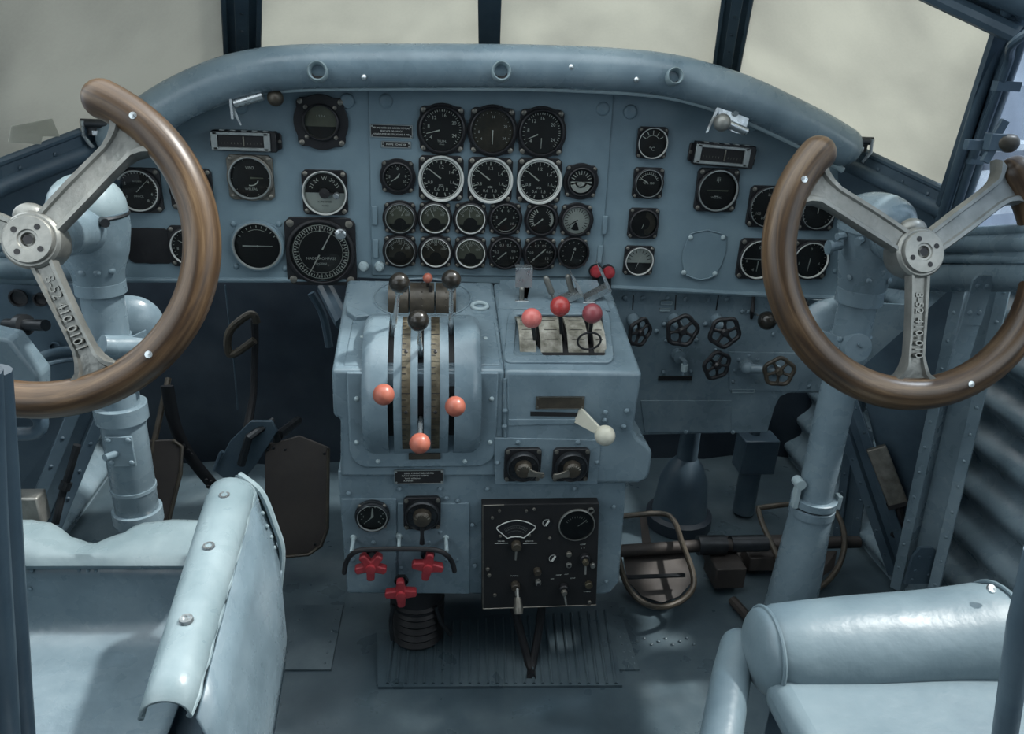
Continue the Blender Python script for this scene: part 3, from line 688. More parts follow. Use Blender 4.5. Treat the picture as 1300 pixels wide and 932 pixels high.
g, R, h = gauge(408, 319, 90, 76, 'large round compass with double arrow needle in black lobed flange', dict(face='dial_black', ring=None, ticks=[(0, 354, 60, .80, .88, .035), (0, 350, 36, .74, .80, .02)], arcs=[(0, 360, .91, .02), (0, 360, .72, .012)], text=[('NADELKOMPASS', 0, -.22, .13), ('ANZEIGE', 0, -.40, .09)], nums=[], hands=[(61, .10, .92, .05), (241, .10, .92, .05)]), 'square')
m = MB(); d = Vector((math.cos(R_(61)), 0, math.sin(R_(61)))); q = Vector((-d.z, 0, d.x)); y = Vector((0, -.0092, 0)); m.add([d * R * .92 + y, d * R * .72 + q * R * .05 + y, d * R * .72 - q * R * .05 + y], [(0, 1, 2)]); m.add([Vector((-R * .03, -.009, R * .70)), Vector((R * .03, -.009, R * .70)), Vector((0, -.009, R * .86))], [(0, 1, 2)]); m.build('arrow_head', 'print_white', g, smooth=0)
m = MB(); m.lathe([(.0095, -.010), (.0095, -.024), (.006, -.026), (.0001, -.026)], 24, (R * .70, 0, R * .68)); m.build('knob', 'bright_steel', g)

# rectangular lamp-window instruments
def strip_gauge(px, py, w, h, label, tilt=0, side=1):
    p = at(px, py, Y=YP); s = scale_at(p); w /= s; h /= s
    g = thing('strip_gauge', label, 'gauge', p, (0, R_(tilt), 0))
    m = MB(); m.box((.0, -.009, 0), (w, .018, h)); m.prism(rrect(w * 1.13, h * .8, .004), -.005, 0); m.build('housing', 'black_plastic', g, bevel=.0015)
    iw, ih, bw = w * .72, h * .52, .0075; cx = -w * .05 * side; m = MB()
    n = 12; rows = []
    for (qx, qz) in ((iw / 2 + bw, ih / 2 + bw),):
        for sgn in (1, -1): m.box((cx, -.020, sgn * (ih / 2 + bw / 2)), (iw + 2 * bw, .005, bw * .7))
        for sgn in (1, -1): m.box((cx + sgn * (iw / 2 + bw * .7), -.020, 0), (bw * 1.4, .005, ih + bw * 1.6))
    m.build('window_frame', 'grey_ring', g, bevel=.001)
    m = MB(); m.cur = 0; m.box((cx, -.018, 0), (iw, .002, ih)); m.cur = 1
    for k in range(13): m.add([Vector((cx + iw * (k - 6) / 14 + a_, -.0193, b_)) for a_, b_ in ((-.0003, -ih * .1), (.0003, -ih * .1), (.0003, -ih * .28), (-.0003, -ih * .28))], [(0, 1, 2, 3)])
    m.build('scale', ['dial_black', 'screw_steel'], g, smooth=0)
    m = MB(); m.box((cx + iw * .06, -.0200, 0), (.0022, .001, ih * .9)); m.build('needle', 'scale_plate', g)
    for sgn in (-1, 1): m = MB(); m.lathe([(.003, -.004), (.003, -.0065), (.0001, -.007)], 10, (sgn * w * .535, 0, 0)); m.build('screw', 'screw_steel', g)
    for k in range(5): m = MB(); m.box((-w * .34 + k * w * .17, -.012, h * .5), (w * .08, .010, .002)); m.build('louvre', 'grey_ring', g)
    return g
strip_gauge(313, 178, 78, 25, 'horizontal strip gauge in silver frame on the left of the panel', 0)
strip_gauge(916, 196, 78, 28, 'horizontal strip gauge in silver frame on the right of the panel', 3)

# right panel
gauge(827, 181, 40, 37, 'small white-ringed temperature gauge lettered °C', dict(face='dial_black', ring='white', ticks=[(150, 30, 5, .55, .82, .05)], arcs=[(150, 30, .5, .03)], text=[('°C', 0, -.4, .36)]), 'square')
gauge(822, 232, 40, 34, 'small black gauge lettered % and 100 below the °C gauge', dict(face='dial_black', ring='thin', ticks=[(160, 20, 13, .68, .8, .04)], arcs=[(160, 20, .66, .03)], text=[('°C x 100', 0, .0, .24)], hands=[(150, .1, .7, .09)]), 'square')
gauge(816, 283, 40, 33, 'small grey-faced blank gauge, third down beside the centre panel', dict(face='dial_black', arcs=[(-80, 80, .7, .45)], ink='trim_brown', hands=[(250, 0, .4, .05)]), 'square')
gauge(810, 330, 39, 35, 'small white-ringed gauge with silvery top above the valve panel', dict(face='dial_silver', ring='white', ink='dial_black', low=-.15, ticks=[(170, 10, 9, .6, .85, .05)], hands=[(250, -.35, .6, .06)]), 'square')
gauge(909, 241, 56, 50, 'round black gauge with grey ring below the right strip gauge', dict(face='dial_black', ring='grey', text=[('i|i', 0, .55, .3), ('WELEAL', 0, -.36, .15)], arcs=[(-110, -70, .3, .04)], hands=[(180, -.55, .55, .08)], hmat='dial_olive'), 'square', 'black_plastic')
gauge(974, 262, 54, 49, 'round gauge just left of the right wheel rim, upper one', dict(face='dial_black', ring='thin', ticks=[(225, -45, 22, .84, .93, .03)], nums=numbers([('100', 215), ('km', 90), ('80', 250)], .62, .2), hands=[(253, -.15, .6, .05)]), 'square')
gauge(961, 328, 54, 48, 'round gauge just left of the right wheel rim, lower one', dict(face='dial_black', ring='white', ticks=[(225, -45, 22, .84, .93, .03)], nums=numbers([('6', 190), ('0', 90), ('4', 250)], .62, .24), hands=[(178, -.5, .75, .06), (268, .1, .65, .05)]), 'square')
gauge(1026, 329, 52, 45, 'round gauge inside the right wheel rim beside the column', dict(face='dial_black', ring='white', ticks=[(225, -45, 20, .84, .93, .03)], nums=numbers([('0', 90), ('4', -20), ('8', 200)], .62, .22), hands=[(265, -.1, .65, .06)]), 'square')
gauge(1036, 268, 50, 42, 'round gauge hidden mostly behind the right wheel rim and its upper left spoke', dict(face='dial_black', ring='thin', ticks=[(225, -45, 20, .84, .93, .03)], hands=[(90, -.1, .65, .06)]), 'square')
# label plates
def plate(px, py, w, h, label, lines, Y, mt='dial_black', edge='grey_ring', tsz=None, rot=(0, 0, 0), name='label_plate', screws=0, holes=True):
    p = at(px, py, Y=Y); s = scale_at(p); w /= s; h /= s
    g = thing(name, label, 'plate', p, rot)
    m = MB(); m.cur = 0; m.box((0, -.0008, 0), (w, .0016, h)); m.cur = 1; e = .0011
    for sg in (1, -1): m.box((0, -.0014, sg * (h / 2 - e / 2)), (w, .0014, e)); m.box((sg * (w / 2 - e / 2), -.0014, 0), (e, .0014, h))
    if holes:
        for sg in (1, -1):
            for s2 in (1, -1): m.lathe([(.0016, -.0014), (.0016, -.0024), (.0001, -.0026)], 8, (sg * (w / 2 - .003), 0, s2 * (h / 2 - .003)))
    m.build('plate', [mt, edge], g, smooth=0)
    if lines:
        m = MB(); n = len(lines)
        for i, t in enumerate(lines):
            tz = (tsz or h * .72 / n); m.text(t[0] if isinstance(t, tuple) else t, (t[1] * w if isinstance(t, tuple) else 0), h * .36 - (i + .5) * h * .72 / n, tz * .92, -.0018)
        m.build('lettering', 'print_white', g, smooth=0)
    return g
plate(497, 166.5, 53, 16, 'black label plate with three lines of white writing left of the rev counters', ['BEI ANLASSEN DES LINKEN MOTORS', 'BEACHTE OELDRUCK', 'HANDPUMPE BEI STILLSTAND 5 MIN'], YP - .003, tsz=.0042)
plate(503, 183.5, 37, 8, 'tiny black label plate under the three-line plate', ['PUMPE  SCHALTER'], YP - .003, tsz=.0045)
# spring clips hanging under the coaming
v = thing('map_clip', 'chrome spring clip hanging under the left part of the coaming', 'clip', at(318, 128, Y=1.335))
m = MB(); m.cyl((-.022, -.012, -.004), (.022, -.012, .010), .0075, n=16); m.box((-.026, -.012, -.012), (.004, .016, .03)); m.sheet([(-.03, -.012, -.006), (-.024, -.012, -.006), (-.014, -.012, -.036), (-.016, -.012, -.037)], .002); m.build('clip', 'bright_steel', v)
m = MB(); m.ball((.040, -.006, .006), .013, 18); m.build('lamp_bulb', 'trim_brown', v)
v = thing('map_clip', 'chrome spring clip with round knob hanging under the right part of the coaming', 'clip', at(925, 151, Y=1.325))
m = MB(); m.sheet([(-.028, -.004, .026), (.034, -.004, .014), (.026, -.012, -.024), (.004, -.014, -.020), (-.016, -.006, -.006)], .003); m.cyl((-.012, -.018, -.004), (.028, -.016, -.018), .0065, n=14)
m.sheet([(-.024, -.006, .024), (-.018, -.006, .024), (-.040, -.018, -.022), (-.044, -.018, -.022)], .002); m.cyl((.006, -.006, .012), (.006, -.014, .010), .005, n=12); m.build('clip', 'bright_steel', v)
m = MB(); m.ball((-.020, -.026, -.004), .0145, 20); m.build('knob', 'cast_alloy', v)
for (px, py, lb) in ((757, 345, 'left of the two red caps at the lower edge of the centre panel'), (773, 346, 'right of the two red caps at the lower edge of the centre panel')):
    v = thing('push_button', lb, 'button', at(px, py, Y=YP - .012))
    m = MB(); m.lathe([(.0115, .010), (.0115, -.003), (.009, -.008), (.0001, -.010)], 22); m.build('cap', 'valve_red', v)
    m = MB(); m.lathe([(.013, .012), (.013, .004), (.0116, .002)], 22); m.cyl((0, 0, -.010), (.002, .004, -.030), .006, n=10); m.build('collar', 'black_plastic', v)
# ---------------------------------------------------------------- centre pedestal
YF = 1.10
PB = Vector((0, YF, .15))
ped = thing('centre_pedestal', 'tall blue painted pedestal with sloping top between the two columns', 'pedestal', (0, YF, .15))
def px_(px, py, Y=YF): p = at(px, py, Y=Y); return (p.x, p.z - PB.z)
def pedp(px, py, Y=YF): return at(px, py, Y=Y) - PB
# lower body with cut corner on the right
low = [px_(428, 600), px_(798, 600), px_(787, 742), px_(776, 756), px_(766, 758), px_(440, 757)]
m = MB(); m.prism(low, .006, .27); m.build('lower_body', 'blue_paint', ped, bevel=.004)
zT = at(640, 472, Y=YF).z - PB.z            # height of the front top edge
def topz(y): return zT + (y) * .20          # the top slopes up towards the panel
xl0, xl1 = px_(421, 470)[0], px_(640, 470)[0]; xr0, xr1 = px_(638, 470)[0], px_(815, 470)[0]
def hull(front, ytop_idx, depth=.262, inset=.018):
    back = []
    for i, (x, z) in enumerate(front):
        back.append((x, z + (depth * .24 if i in ytop_idx else 0)))
    return back
lf = [px_(421, 470), px_(641, 471), px_(641, 606), px_(432, 606), px_(432, 533), px_(423, 529)]
m = MB(); m.prism(lf, 0, .268, hull(lf, (0, 1), .268)); m.build('throttle_box', 'blue_paint', ped, bevel=.006, seg=3)
rf = [px_(641, 471), px_(815, 473), px_(804, 545), px_(810, 556), px_(823, 566), px_(828, 574), px_(825, 600), px_(820, 609), px_(810, 613), px_(641, 613)]
m = MB(); m.prism(rf, -.003, .265, hull(rf, (0, 1), .265)); m.build('mixture_box', 'blue_paint', ped, bevel=.006, seg=3)
def topP(px, py):
    """point on the sloping top surface"""
    d = ray(px, py); # z = zT+PB.z + (Y-YF)*.24
    t = (zT + PB.z - YF * .24 - CAM.z + .24 * CAM.y) / (d.z - .24 * d.y); return CAM + d * t
nT = Vector((0, -.24, 1)).normalized()      # normal of the top
# raised seams, panels and rivets of the front
m = MB()
for (a, b) in (((641, 480), (641, 606)),): p, q = pedp(*a), pedp(*b); m.tube([p + Vector((0, -.002, 0)), q + Vector((0, -.002, 0))], .0028, 8)
m.build('front_seam', 'blue_paint', ped)
m = MB(); m.prism([px_(645, 531), px_(738, 531), px_(738, 537), px_(645, 539)], -.0045, -.002); m.build('slot_strip', 'blue_paint', ped, bevel=.0008)
m = MB(); m.prism([px_(627, 554), px_(762, 557), px_(758, 613), px_(628, 613)], -.0055, -.002); m.build('selector_plate', 'blue_paint', ped, bevel=.001)
m = MB(); m.prism([px_(505, 640), px_(596, 640), px_(596, 755), px_(506, 754)], .002, .008); m.build('cover_plate', 'blue_paint', ped, bevel=.001)
m = MB(); m.prism([px_(433, 635), px_(503, 635), px_(503, 752), px_(441, 752)], .003, .008); m.build('cover_plate', 'blue_paint', ped, bevel=.001)
rivet_parts(ped, [pedp(px, py) + Vector((0, -.0045, 0)) for px, py in ((641, 520), (640, 540), (768, 522), (767, 532), (795, 520), (791, 540), (657, 560), (733, 560), (631, 586), (757, 585))], h=.8)
rivet_parts(ped, [pedp(px, py) + Vector((0, .003, 0)) for px, py in ((442, 628), (507, 622), (559, 622), (567, 634), (581, 637), (559, 677), (567, 712), (580, 712), (509, 722), (448, 712), (780, 645), (770, 740), (619, 622), (730, 622), (603, 720), (600, 668), (474, 690), (544, 690))], r=.0042, h=.7)
# top plates
def topsheet(name, pts, t, mt='blue_paint', parent=ped, bevel=.0012, o=PB):
    P = [topP(*p) + nT * t - o for p in pts]; m = MB(); m.sheet(P, t + .001, nT); return m.build(name, mt, parent, bevel=bevel)
topsheet('rear_plate', [(634, 357), (758, 357), (775, 396), (632, 393)], .003)
ring = []
for k in range(28):
    a = 2 * PI * k / 28; ring.append((536 + 62 * math.cos(a), 379 - 24 * math.sin(a) * (1.15 if math.sin(a) < 0 else 1)))
m = MB(); m.tube([topP(*p) + nT * .002 - PB for p in ring], .0022, 6, closed=True); m.build('round_bead', 'blue_paint', ped)
m = MB(); c_ = topP(609, 391) - PB; q = Vector((1, 0, 0)).cross(nT)
m.tube([c_ + nT * .004 + Vector((math.cos(a) * .013, math.sin(a) * .010, math.sin(a) * .003)) for a in [2 * PI * k / 20 for k in range(20)]], .0035, 8, closed=True); m.build('eyelet', 'pale_paint', ped)
m = MB(); m.sheet([topP(598, 399) + nT * .002 - PB, topP(622, 399) + nT * .002 - PB, topP(612, 384) + nT * .002 - PB, topP(603, 384) + nT * .002 - PB], .003); m.build('eyelet_tab', 'blue_paint', ped)
topsheet('corner_flap', [(439, 393), (466, 404), (470, 408), (452, 410), (440, 402)], .012, bevel=.002)

# throttle drum with slots
DC = Vector((0, 1.19, .52)); DR = .120
x0, x1 = at(461, 480, Y=1.08).x, at(609, 480, Y=1.08).x
drum = thing('throttle_quadrant', 'bulging blue throttle quadrant with curved slots on the left of the pedestal', 'quadrant', (0, 1.19, .52))
slots = [at(495, 480, Y=1.075).x, at(534, 480, Y=1.075).x, at(574, 480, Y=1.075).x]; sw = .0045
def arcpts(r, a0, a1, n): return [(-r * math.cos(a), r * math.sin(a)) for a in [R_(a0 + (a1 - a0) * k / n) for k in range(n + 1)]]   # angle from -Y up
A0, A1 = -45, 108
segs = [x0] + [v for s_ in slots for v in (s_ - sw, s_ + sw)] + [x1]
for k in range(0, 8, 2):
    a, b = segs[k], segs[k + 1]; m = MB(); P = arcpts(DR, A0, A1, 40); rows = []
    ins = .010 if k in (0, 6) else 0
    inner = [(y * .80, z * .80) for y, z in P]
    def side(x, r): return [(x, y * r, z * r) for y, z in P]
    if k == 0: R4 = [side(a - .004, .93), side(a, .965), side(a + .005, .99), side(a + .012, 1), side(b, 1), side(b, .8)]
    elif k == 6: R4 = [side(a, .8), side(a, 1), side(b - .012, 1), side(b - .005, .99), side(b, .965), side(b + .004, .93)]
    else: R4 = [side(a, .8), side(a, 1.0), side(b, 1.0), side(b, .8)]
    m.loft(R4, closed=False); m.build('drum_segment', 'blue_paint' if k else 'blue_paint', drum, bevel=0, smooth=50)
m = MB(); P = arcpts(DR * .86, A0, A1, 30); m.loft([[(x0 + .01, y, z) for y, z in P], [(x1 - .01, y, z) for y, z in P]], closed=False)
m.build('slot_lining', 'black_rubber', drum)
# raised edge beads along each slot
# brass scales with marks
for sx in (at(515, 480, Y=1.075).x, at(553, 480, Y=1.075).x):
    m = MB(); P = arcpts(DR + .0012, -30, 92, 36); hw = .0065; m.cur = 0
    m.loft([[(sx - hw, y * .98, z * .98) for y, z in P], [(sx - hw, y, z) for y, z in P], [(sx + hw, y, z) for y, z in P], [(sx + hw, y * .98, z * .98) for y, z in P]], closed=False)
    m.cur = 1
    for k in range(26):
        a = R_(-28 + 4.7 * k); r = DR + .0018; d = Vector((0, -math.cos(a), math.sin(a))); t = Vector((0, math.sin(a), math.cos(a))); w_ = hw * (.95 if k % 5 == 0 else .5)
        m.add([d * r + Vector((sx - hw, 0, 0)) + t * .0006, d * r + Vector((sx - hw + 2 * w_, 0, 0)) + t * .0006, d * r + Vector((sx - hw + 2 * w_, 0, 0)) - t * .0006, d * r + Vector((sx - hw, 0, 0)) - t * .0006], [(0, 1, 2, 3)])
    for a in (5, 50): d = Vector((0, -math.cos(R_(a)), math.sin(R_(a)))); m.rivet(d * (DR + .001) + Vector((sx, 0, 0)), d, r=.003)
    m.build('scale_strip', ['brass_strip', 'black_plastic'], drum, smooth=40)
# flange frame following front and top
fl = rrect(at(632, 500, Y=YF).x - at(441, 500, Y=YF).x, at(500, 408, Y=YF).z * 0 + .165, .035)
cx = (at(632, 500, Y=YF).x + at(441, 500, Y=YF).x) / 2; zz0 = at(535, 592, Y=YF).z - .52
m = MB(); W = (at(632, 500, Y=YF).x - at(441, 500, Y=YF).x)
hh = (zT + PB.z - .52) - zz0
out = [(cx - W / 2, zz0 + hh), (cx - W / 2, zz0 + .03)] + [(cx - W / 2 + .03 - .03 * math.cos(t), zz0 + .03 - .03 * math.sin(t)) for t in [R_(15 * k) for k in range(1, 7)]] + [(cx + W / 2 - .03 + .03 * math.sin(t), zz0 + .03 - .03 * math.cos(t)) for t in [R_(15 * k) for k in range(0, 7)]] + [(cx + W / 2, zz0 + hh)]
m.prism(out, YF - 1.19 - .004, YF - 1.19 + .002); m.build('front_flange', 'blue_paint', drum, bevel=.0025)
m = MB(); p1 = [(448, 405), (472, 400), (604, 402), (628, 410), (636, 466), (436, 466)]
P = [topP(*p) + nT * .0035 - DC for p in p1]; m.sheet(P, .005, nT); m.build('top_flange', 'blue_paint', drum, bevel=.0025)
for px, py in ((453, 505), (453, 560), (624, 505), (622, 560), (480, 584), (590, 584)): rivet_parts(drum, [at(px, py, Y=YF) - DC + Vector((0, -.004, 0))], r=.004, h=.8, mt='pale_paint', name='flange_screw')
for px, py in ((460, 430), (616, 432)): m = MB(); m.rivet(topP(px, py) + nT * .003 - DC, nT, r=.004, h=.8); m.build('flange_screw', 'pale_paint', drum)

def lever(knob, xs, cy, cz, kr, kmat, rodmat, label, name, r0=.5, rr=.003, blade=False, L=None):
    c = Vector((xs, cy, cz)); v = thing(name, label, 'lever', c); k = knob - c
    m = MB(); a = Vector((0, k.y, k.z)).normalized() * r0
    if blade:
        t = (k - a).normalized(); n_ = (k - a).length; x = Vector((1, 0, 0)); M = Matrix((x, t.cross(x) * -1, t)).transposed(); m.box((a + k) / 2, (.0065, .010, n_), M)
    else: m.tube([a, a + (k - a) * .35 , k], [rr * 1.5, rr * 1.25, rr], 12)
    m.build('rod', rodmat, v, bevel=.001 if blade else 0)
    m = MB(); d = k.normalized(); m.ball((0, 0, 0), kr, 28); m.build('knob', kmat, v, loc=k)
    m = MB(); m.tube([k - d * kr * 1.18, k - d * kr * .9], [kr * .38, kr * .42], 14); m.build('ferrule', rodmat, v)
    return v
lv = [(507, 359, 0, .200, 13.2, 'black_knob', 'black knobbed throttle lever at the left, standing tall above its slot'),
      (531, 407, 1, .205, 13.8, 'black_knob', 'black knobbed throttle lever in the middle, lower than its neighbours'),
      (573, 355, 2, .200, 12.6, 'black_knob', 'black knobbed throttle lever at the right, leaning towards the panel'),
      (487, 501, 0, .165, 13.8, 'orange_knob', 'orange-red knobbed lever at the left of the throttle drum'),
      (533, 563, 1, .175, 13.4, 'orange_knob', 'orange-red knobbed lever lowest on the throttle drum, in the middle'),
      (578, 516, 2, .160, 13.2, 'orange_knob', 'orange-red knobbed lever at the right of the throttle drum')]
for px, py, i, L, rp, mt, lb in lv:
    k = near_circle(px, py, 1.19, .52, L)
    lever(k, slots[i], 1.19, .52, rp / scale_at(k), mt, 'bright_steel', lb, 'throttle_lever', .09)
# trim wheels behind
tw = thing('trim_wheel_housing', 'dark brown ribbed trim wheels sunk in the pedestal top behind the throttles', 'trim wheels', topP(536, 385))
for i, (pa, pb) in enumerate(((494, 519), (521, 551), (553, 578))):
    a, b = topP(pa, 383).x, topP(pb, 383).x; m = MB(); m.cur = 0; x0_ = a - tw.location.x; x1_ = b - tw.location.x; P = arcpts(.036, -10, 190, 24)
    m.loft([[(x0_, y * .3, z * .3) for y, z in P], [(x0_, y, z) for y, z in P], [(x1_, y, z) for y, z in P], [(x1_, y * .3, z * .3) for y, z in P]], closed=False)
    for k in range(9):
        an = R_(10 + 20 * k); d = Vector((0, -math.cos(an), math.sin(an))); m.rivet(d * .036 + Vector(((x0_ + x1_) / 2, 0, 0)), d, r=.0018)
    m.cur = 1
    for k in range(2):
        an = R_(40 + 12 * 0); d = Vector((0, -math.cos(R_(62)), math.sin(R_(62)))); t = Vector((0, d.z, -d.y)); xx = x1_ - .006
        m.add([d * .0368 + t * .006 + Vector((xx - .003, 0, 0)), d * .0368 + t * .006 + Vector((xx + .003, 0, 0)), d * .0368 - t * .008 + Vector((xx + .003, 0, 0)), d * .0368 - t * .008 + Vector((xx - .003, 0, 0))], [(0, 1, 2, 3)])
    m.build('trim_wheel', ['trim_brown', 'black_rubber'], tw, smooth=40)
m = MB(); P = [(topP(*p) + nT * .0015 - Vector(tw.location)) for p in ((490, 362), (581, 362), (582, 399), (489, 399))]; m.sheet(P, .003, nT); m.build('surround', 'blue_paint', tw, bevel=.001)
k = topP(543, 353) ; k = at(543, 353, Y=1.245)
lever(k, topP(543, 372).x, topP(543, 372).y, topP(543, 372).z, 6.3 / scale_at(k), 'orange_knob', 'dark_steel', 'small orange-red knob on a thin stalk between two black throttle knobs', 'trim_lever', .012, .0022)

# right quadrant
RC = topP(712, 425) - nT * .050
rq = thing('mixture_quadrant', 'framed quadrant with worn pale scale plates on the right of the pedestal top', 'quadrant', RC)
def rr_top(pts, h0, h1, name, mt, inner=None, bevel=.002):
    P = [topP(*p) + nT * h1 - RC for p in pts]; m = MB()
    if inner:
        Q = [topP(*p) + nT * h1 - RC for p in inner]; n = len(P); P2 = [p - nT * (h1 - h0) for p in P]; Q2 = [p - nT * (h1 - h0) for p in Q]
        m.add(P + Q + P2 + Q2, [(i, (i + 1) % n, n + (i + 1) % n, n + i) for i in range(n)] + [(i, 2 * n + i, 2 * n + (i + 1) % n, (i + 1) % n) for i in range(n)] + [(n + i, n + (i + 1) % n, 3 * n + (i + 1) % n, 3 * n + i) for i in range(n)])
    else: m.sheet(P, h1 - h0, nT)
    return m.build(name, mt, rq, bevel=bevel)
def pxrect(l, t, r, b, rad, skew):
    o = []
    for (sx, sy, a) in ((1, -1, 0), (-1, -1, 90), (-1, 1, 180), (1, 1, 270)):
        for i in range(5):
            th = R_(a + 22.5 * i); x = (r - rad if sx > 0 else l + rad) + rad * math.cos(th); y = (t + rad if sy < 0 else b - rad) - rad * math.sin(th)
            o.append((x + skew * (y - (t + b) / 2) * (1 if x > (l + r) / 2 else -1), y))
    return o
rr_top(pxrect(642, 396, 776, 463, 9, .10), 0, .005, 'frame', 'blue_paint', pxrect(654, 402, 766, 454, 3, .08))
m = MB(); q = [topP(650, 458), topP(770, 458), topP(764, 402), topP(656, 402)]; m.sheet([p + nT * .0012 - RC for p in q], .002, nT); m.build('well', 'black_rubber', rq)
# curved scale plates between the slots
xs = [topP(x, 430).x - RC.x for x in (657, 677, 683, 710, 717, 742, 749, 764)]; RR = .076
e = R_(13.5)
for k in range(0, 8, 2):
    m = MB(); P = []
    for j in range(21):
        a = R_(25 + 110 * j / 20) ; P.append((-RR * math.cos(a), RR * math.sin(a) - .004))
    m.cur = 0; m.loft([[(xs[k], y * .93, z * .93) for y, z in P], [(xs[k], y, z) for y, z in P], [(xs[k + 1], y, z) for y, z in P], [(xs[k + 1], y * .93, z * .93) for y, z in P]], closed=False)
    m.cur = 1
    for j in (4, 7, 11, 14):
        a = R_(30 + 100 * j / 20); d = Vector((0, -math.cos(a), math.sin(a))); xx = (xs[k] + xs[k + 1]) / 2
        m.box(d * (RR + .0003) + Vector((xx, 0, -.004)), (abs(xs[k + 1] - xs[k]) * .6, .0008, .0008))
    m.build('scale_plate', ['scale_plate', 'black_plastic'], rq, smooth=40)
for px, py, sxp, rp, mt, lb in ((675, 404, 680, 13, 'pink_knob', 'bright glossy pink-red knobbed mixture lever, leftmost of three'), (711, 389, 713, 13, 'red_knob', 'deep red knobbed mixture lever, middle and tallest of three'), (752, 398, 746, 13, 'dull_red', 'dull maroon knobbed mixture lever with a cable ring, rightmost of three')):
    c = Vector((RC.x + (topP(sxp, 430).x - RC.x), RC.y, RC.z)); k = near_circle(px, py, RC.y, RC.z, .135)
    lever(k, c.x, c.y, c.z, rp / scale_at(k), mt, 'dark_steel', lb, 'mixture_lever', .05, blade=True)
c_ = at(748, 433, Y=1.135); m = MB(); m.tube([Vector((math.cos(a) * .0185, -math.sin(a) * .006, math.sin(a) * .0165)) for a in [2 * PI * k / 32 for k in range(32)]], .0018, 8, closed=True)
tag(m.build('cable_ring', 'black_rubber', loc=c_), 'thin black ring hanging on the maroon mixture lever', 'ring')

# guarded switches at the back right
for (px, py, tl, lb, kind) in ((662, 368, -6, 'toggle switch under an upright folded metal guard', 0), (716, 372, 28, 'toggle switch with its angled metal guard tipped open, left of the tall one', 1), (747, 370, 30, 'rightmost toggle switch with tall angled metal guard below the red caps', 2)):
    p = topP(px, py + 14); v = thing('guarded_switch', lb, 'switch', p); v.scale = (1.3, 1.3, 1.3)
    if kind == 0:
        m = MB(); m.sheet([(-.010, 0, .045), (.013, 0, .045), (.013, -.004, .020), (-.010, -.004, .020)], .0015); m.sheet([(.013, 0, .045), (.0145, 0, .045), (.008, .0, .004), (.004, .0, .004)], .008, Vector((1, 0, 0))); m.sheet([(-.010, .012, .046), (.013, .012, .046), (.013, 0, .045), (-.010, 0, .045)], .0015)
        m.build('guard', 'bright_steel', v)
        m = MB(); m.capsule([(.0, -.002, .002), (-.001, -.006, .018)], [.0028, .0036], 10); m.build('toggle', 'cast_alloy', v)
    else:
        s_ = 1 if kind == 1 else 1.25
        m = MB(); a = Vector((-.006, .0, .004)); b = Vector((.018 * s_, -.004, .018 * s_)); c = Vector((.008 * s_ - .002, -.002, .042 * s_)); w_ = Vector((0, .014, .003)); e_ = Vector((.005, 0, -.003))
        m.sheet([a, b, b + e_ * 1.6, a + e_ * 1.5], .0012); m.sheet([a, b, b + w_, a + w_], .0012); m.sheet([b, c, c + w_, b + w_], .0012); m.sheet([b, c, c + e_, b + e_ * 1.6], .0012); m.build('guard', 'bright_steel', v)
        m = MB(); m.capsule([(-.018 if kind == 1 else -.024, .004, .016), (-.026 if kind == 1 else -.03, .006, .034)], [.0046, .004], 10); m.tube([(-.012 if kind == 1 else -.020, .003, .002), (-.018 if kind == 1 else -.024, .004, .016)], .0022, 8); m.build('toggle', 'cast_alloy', v)
    m = MB(); m.box((0, 0, .001), (.018, .014, .002)); m.build('base', 'bright_steel', v, bevel=.0005)

# front face fittings
g = plate(711, 511, 62, 17, 'blank dark nameplate above the slot of the white lever', [], YF - .0035, 'trim_brown', 'screw_steel')
m = MB(); m.prism([px_(673, 521.5), px_(740, 523), px_(740, 528), px_(673, 527)], -.0038, -.0025); m.build('lever_slot', 'black_rubber', ped, smooth=0)
a, b = at(731, 526, Y=YF - .003), at(768, 553, Y=YF - .055); v = thing('white_lever', 'cream lever with round ball sticking out of the slot in the pedestal front', 'lever', a)
m = MB(); d = b - a; t = d.normalized(); x = Vector((t.z, 0, -t.x)).normalized(); y = t.cross(x); w0, w1, th = .016, .0045, .0025
rows = [[o + x * sx * w + y * sy * th for sx, sy in ((1, 1), (-1, 1), (-1, -1), (1, -1))] for o, w in ((Vector((-.002, 0.01, 0)), w0), (d, w1))]; m.loft(rows); m.build('arm', 'cream', v, bevel=.001)
m = MB(); m.ball((0, 0, 0), 13.3 / scale_at(b), 28); m.build('ball', 'cream', v, loc=d)

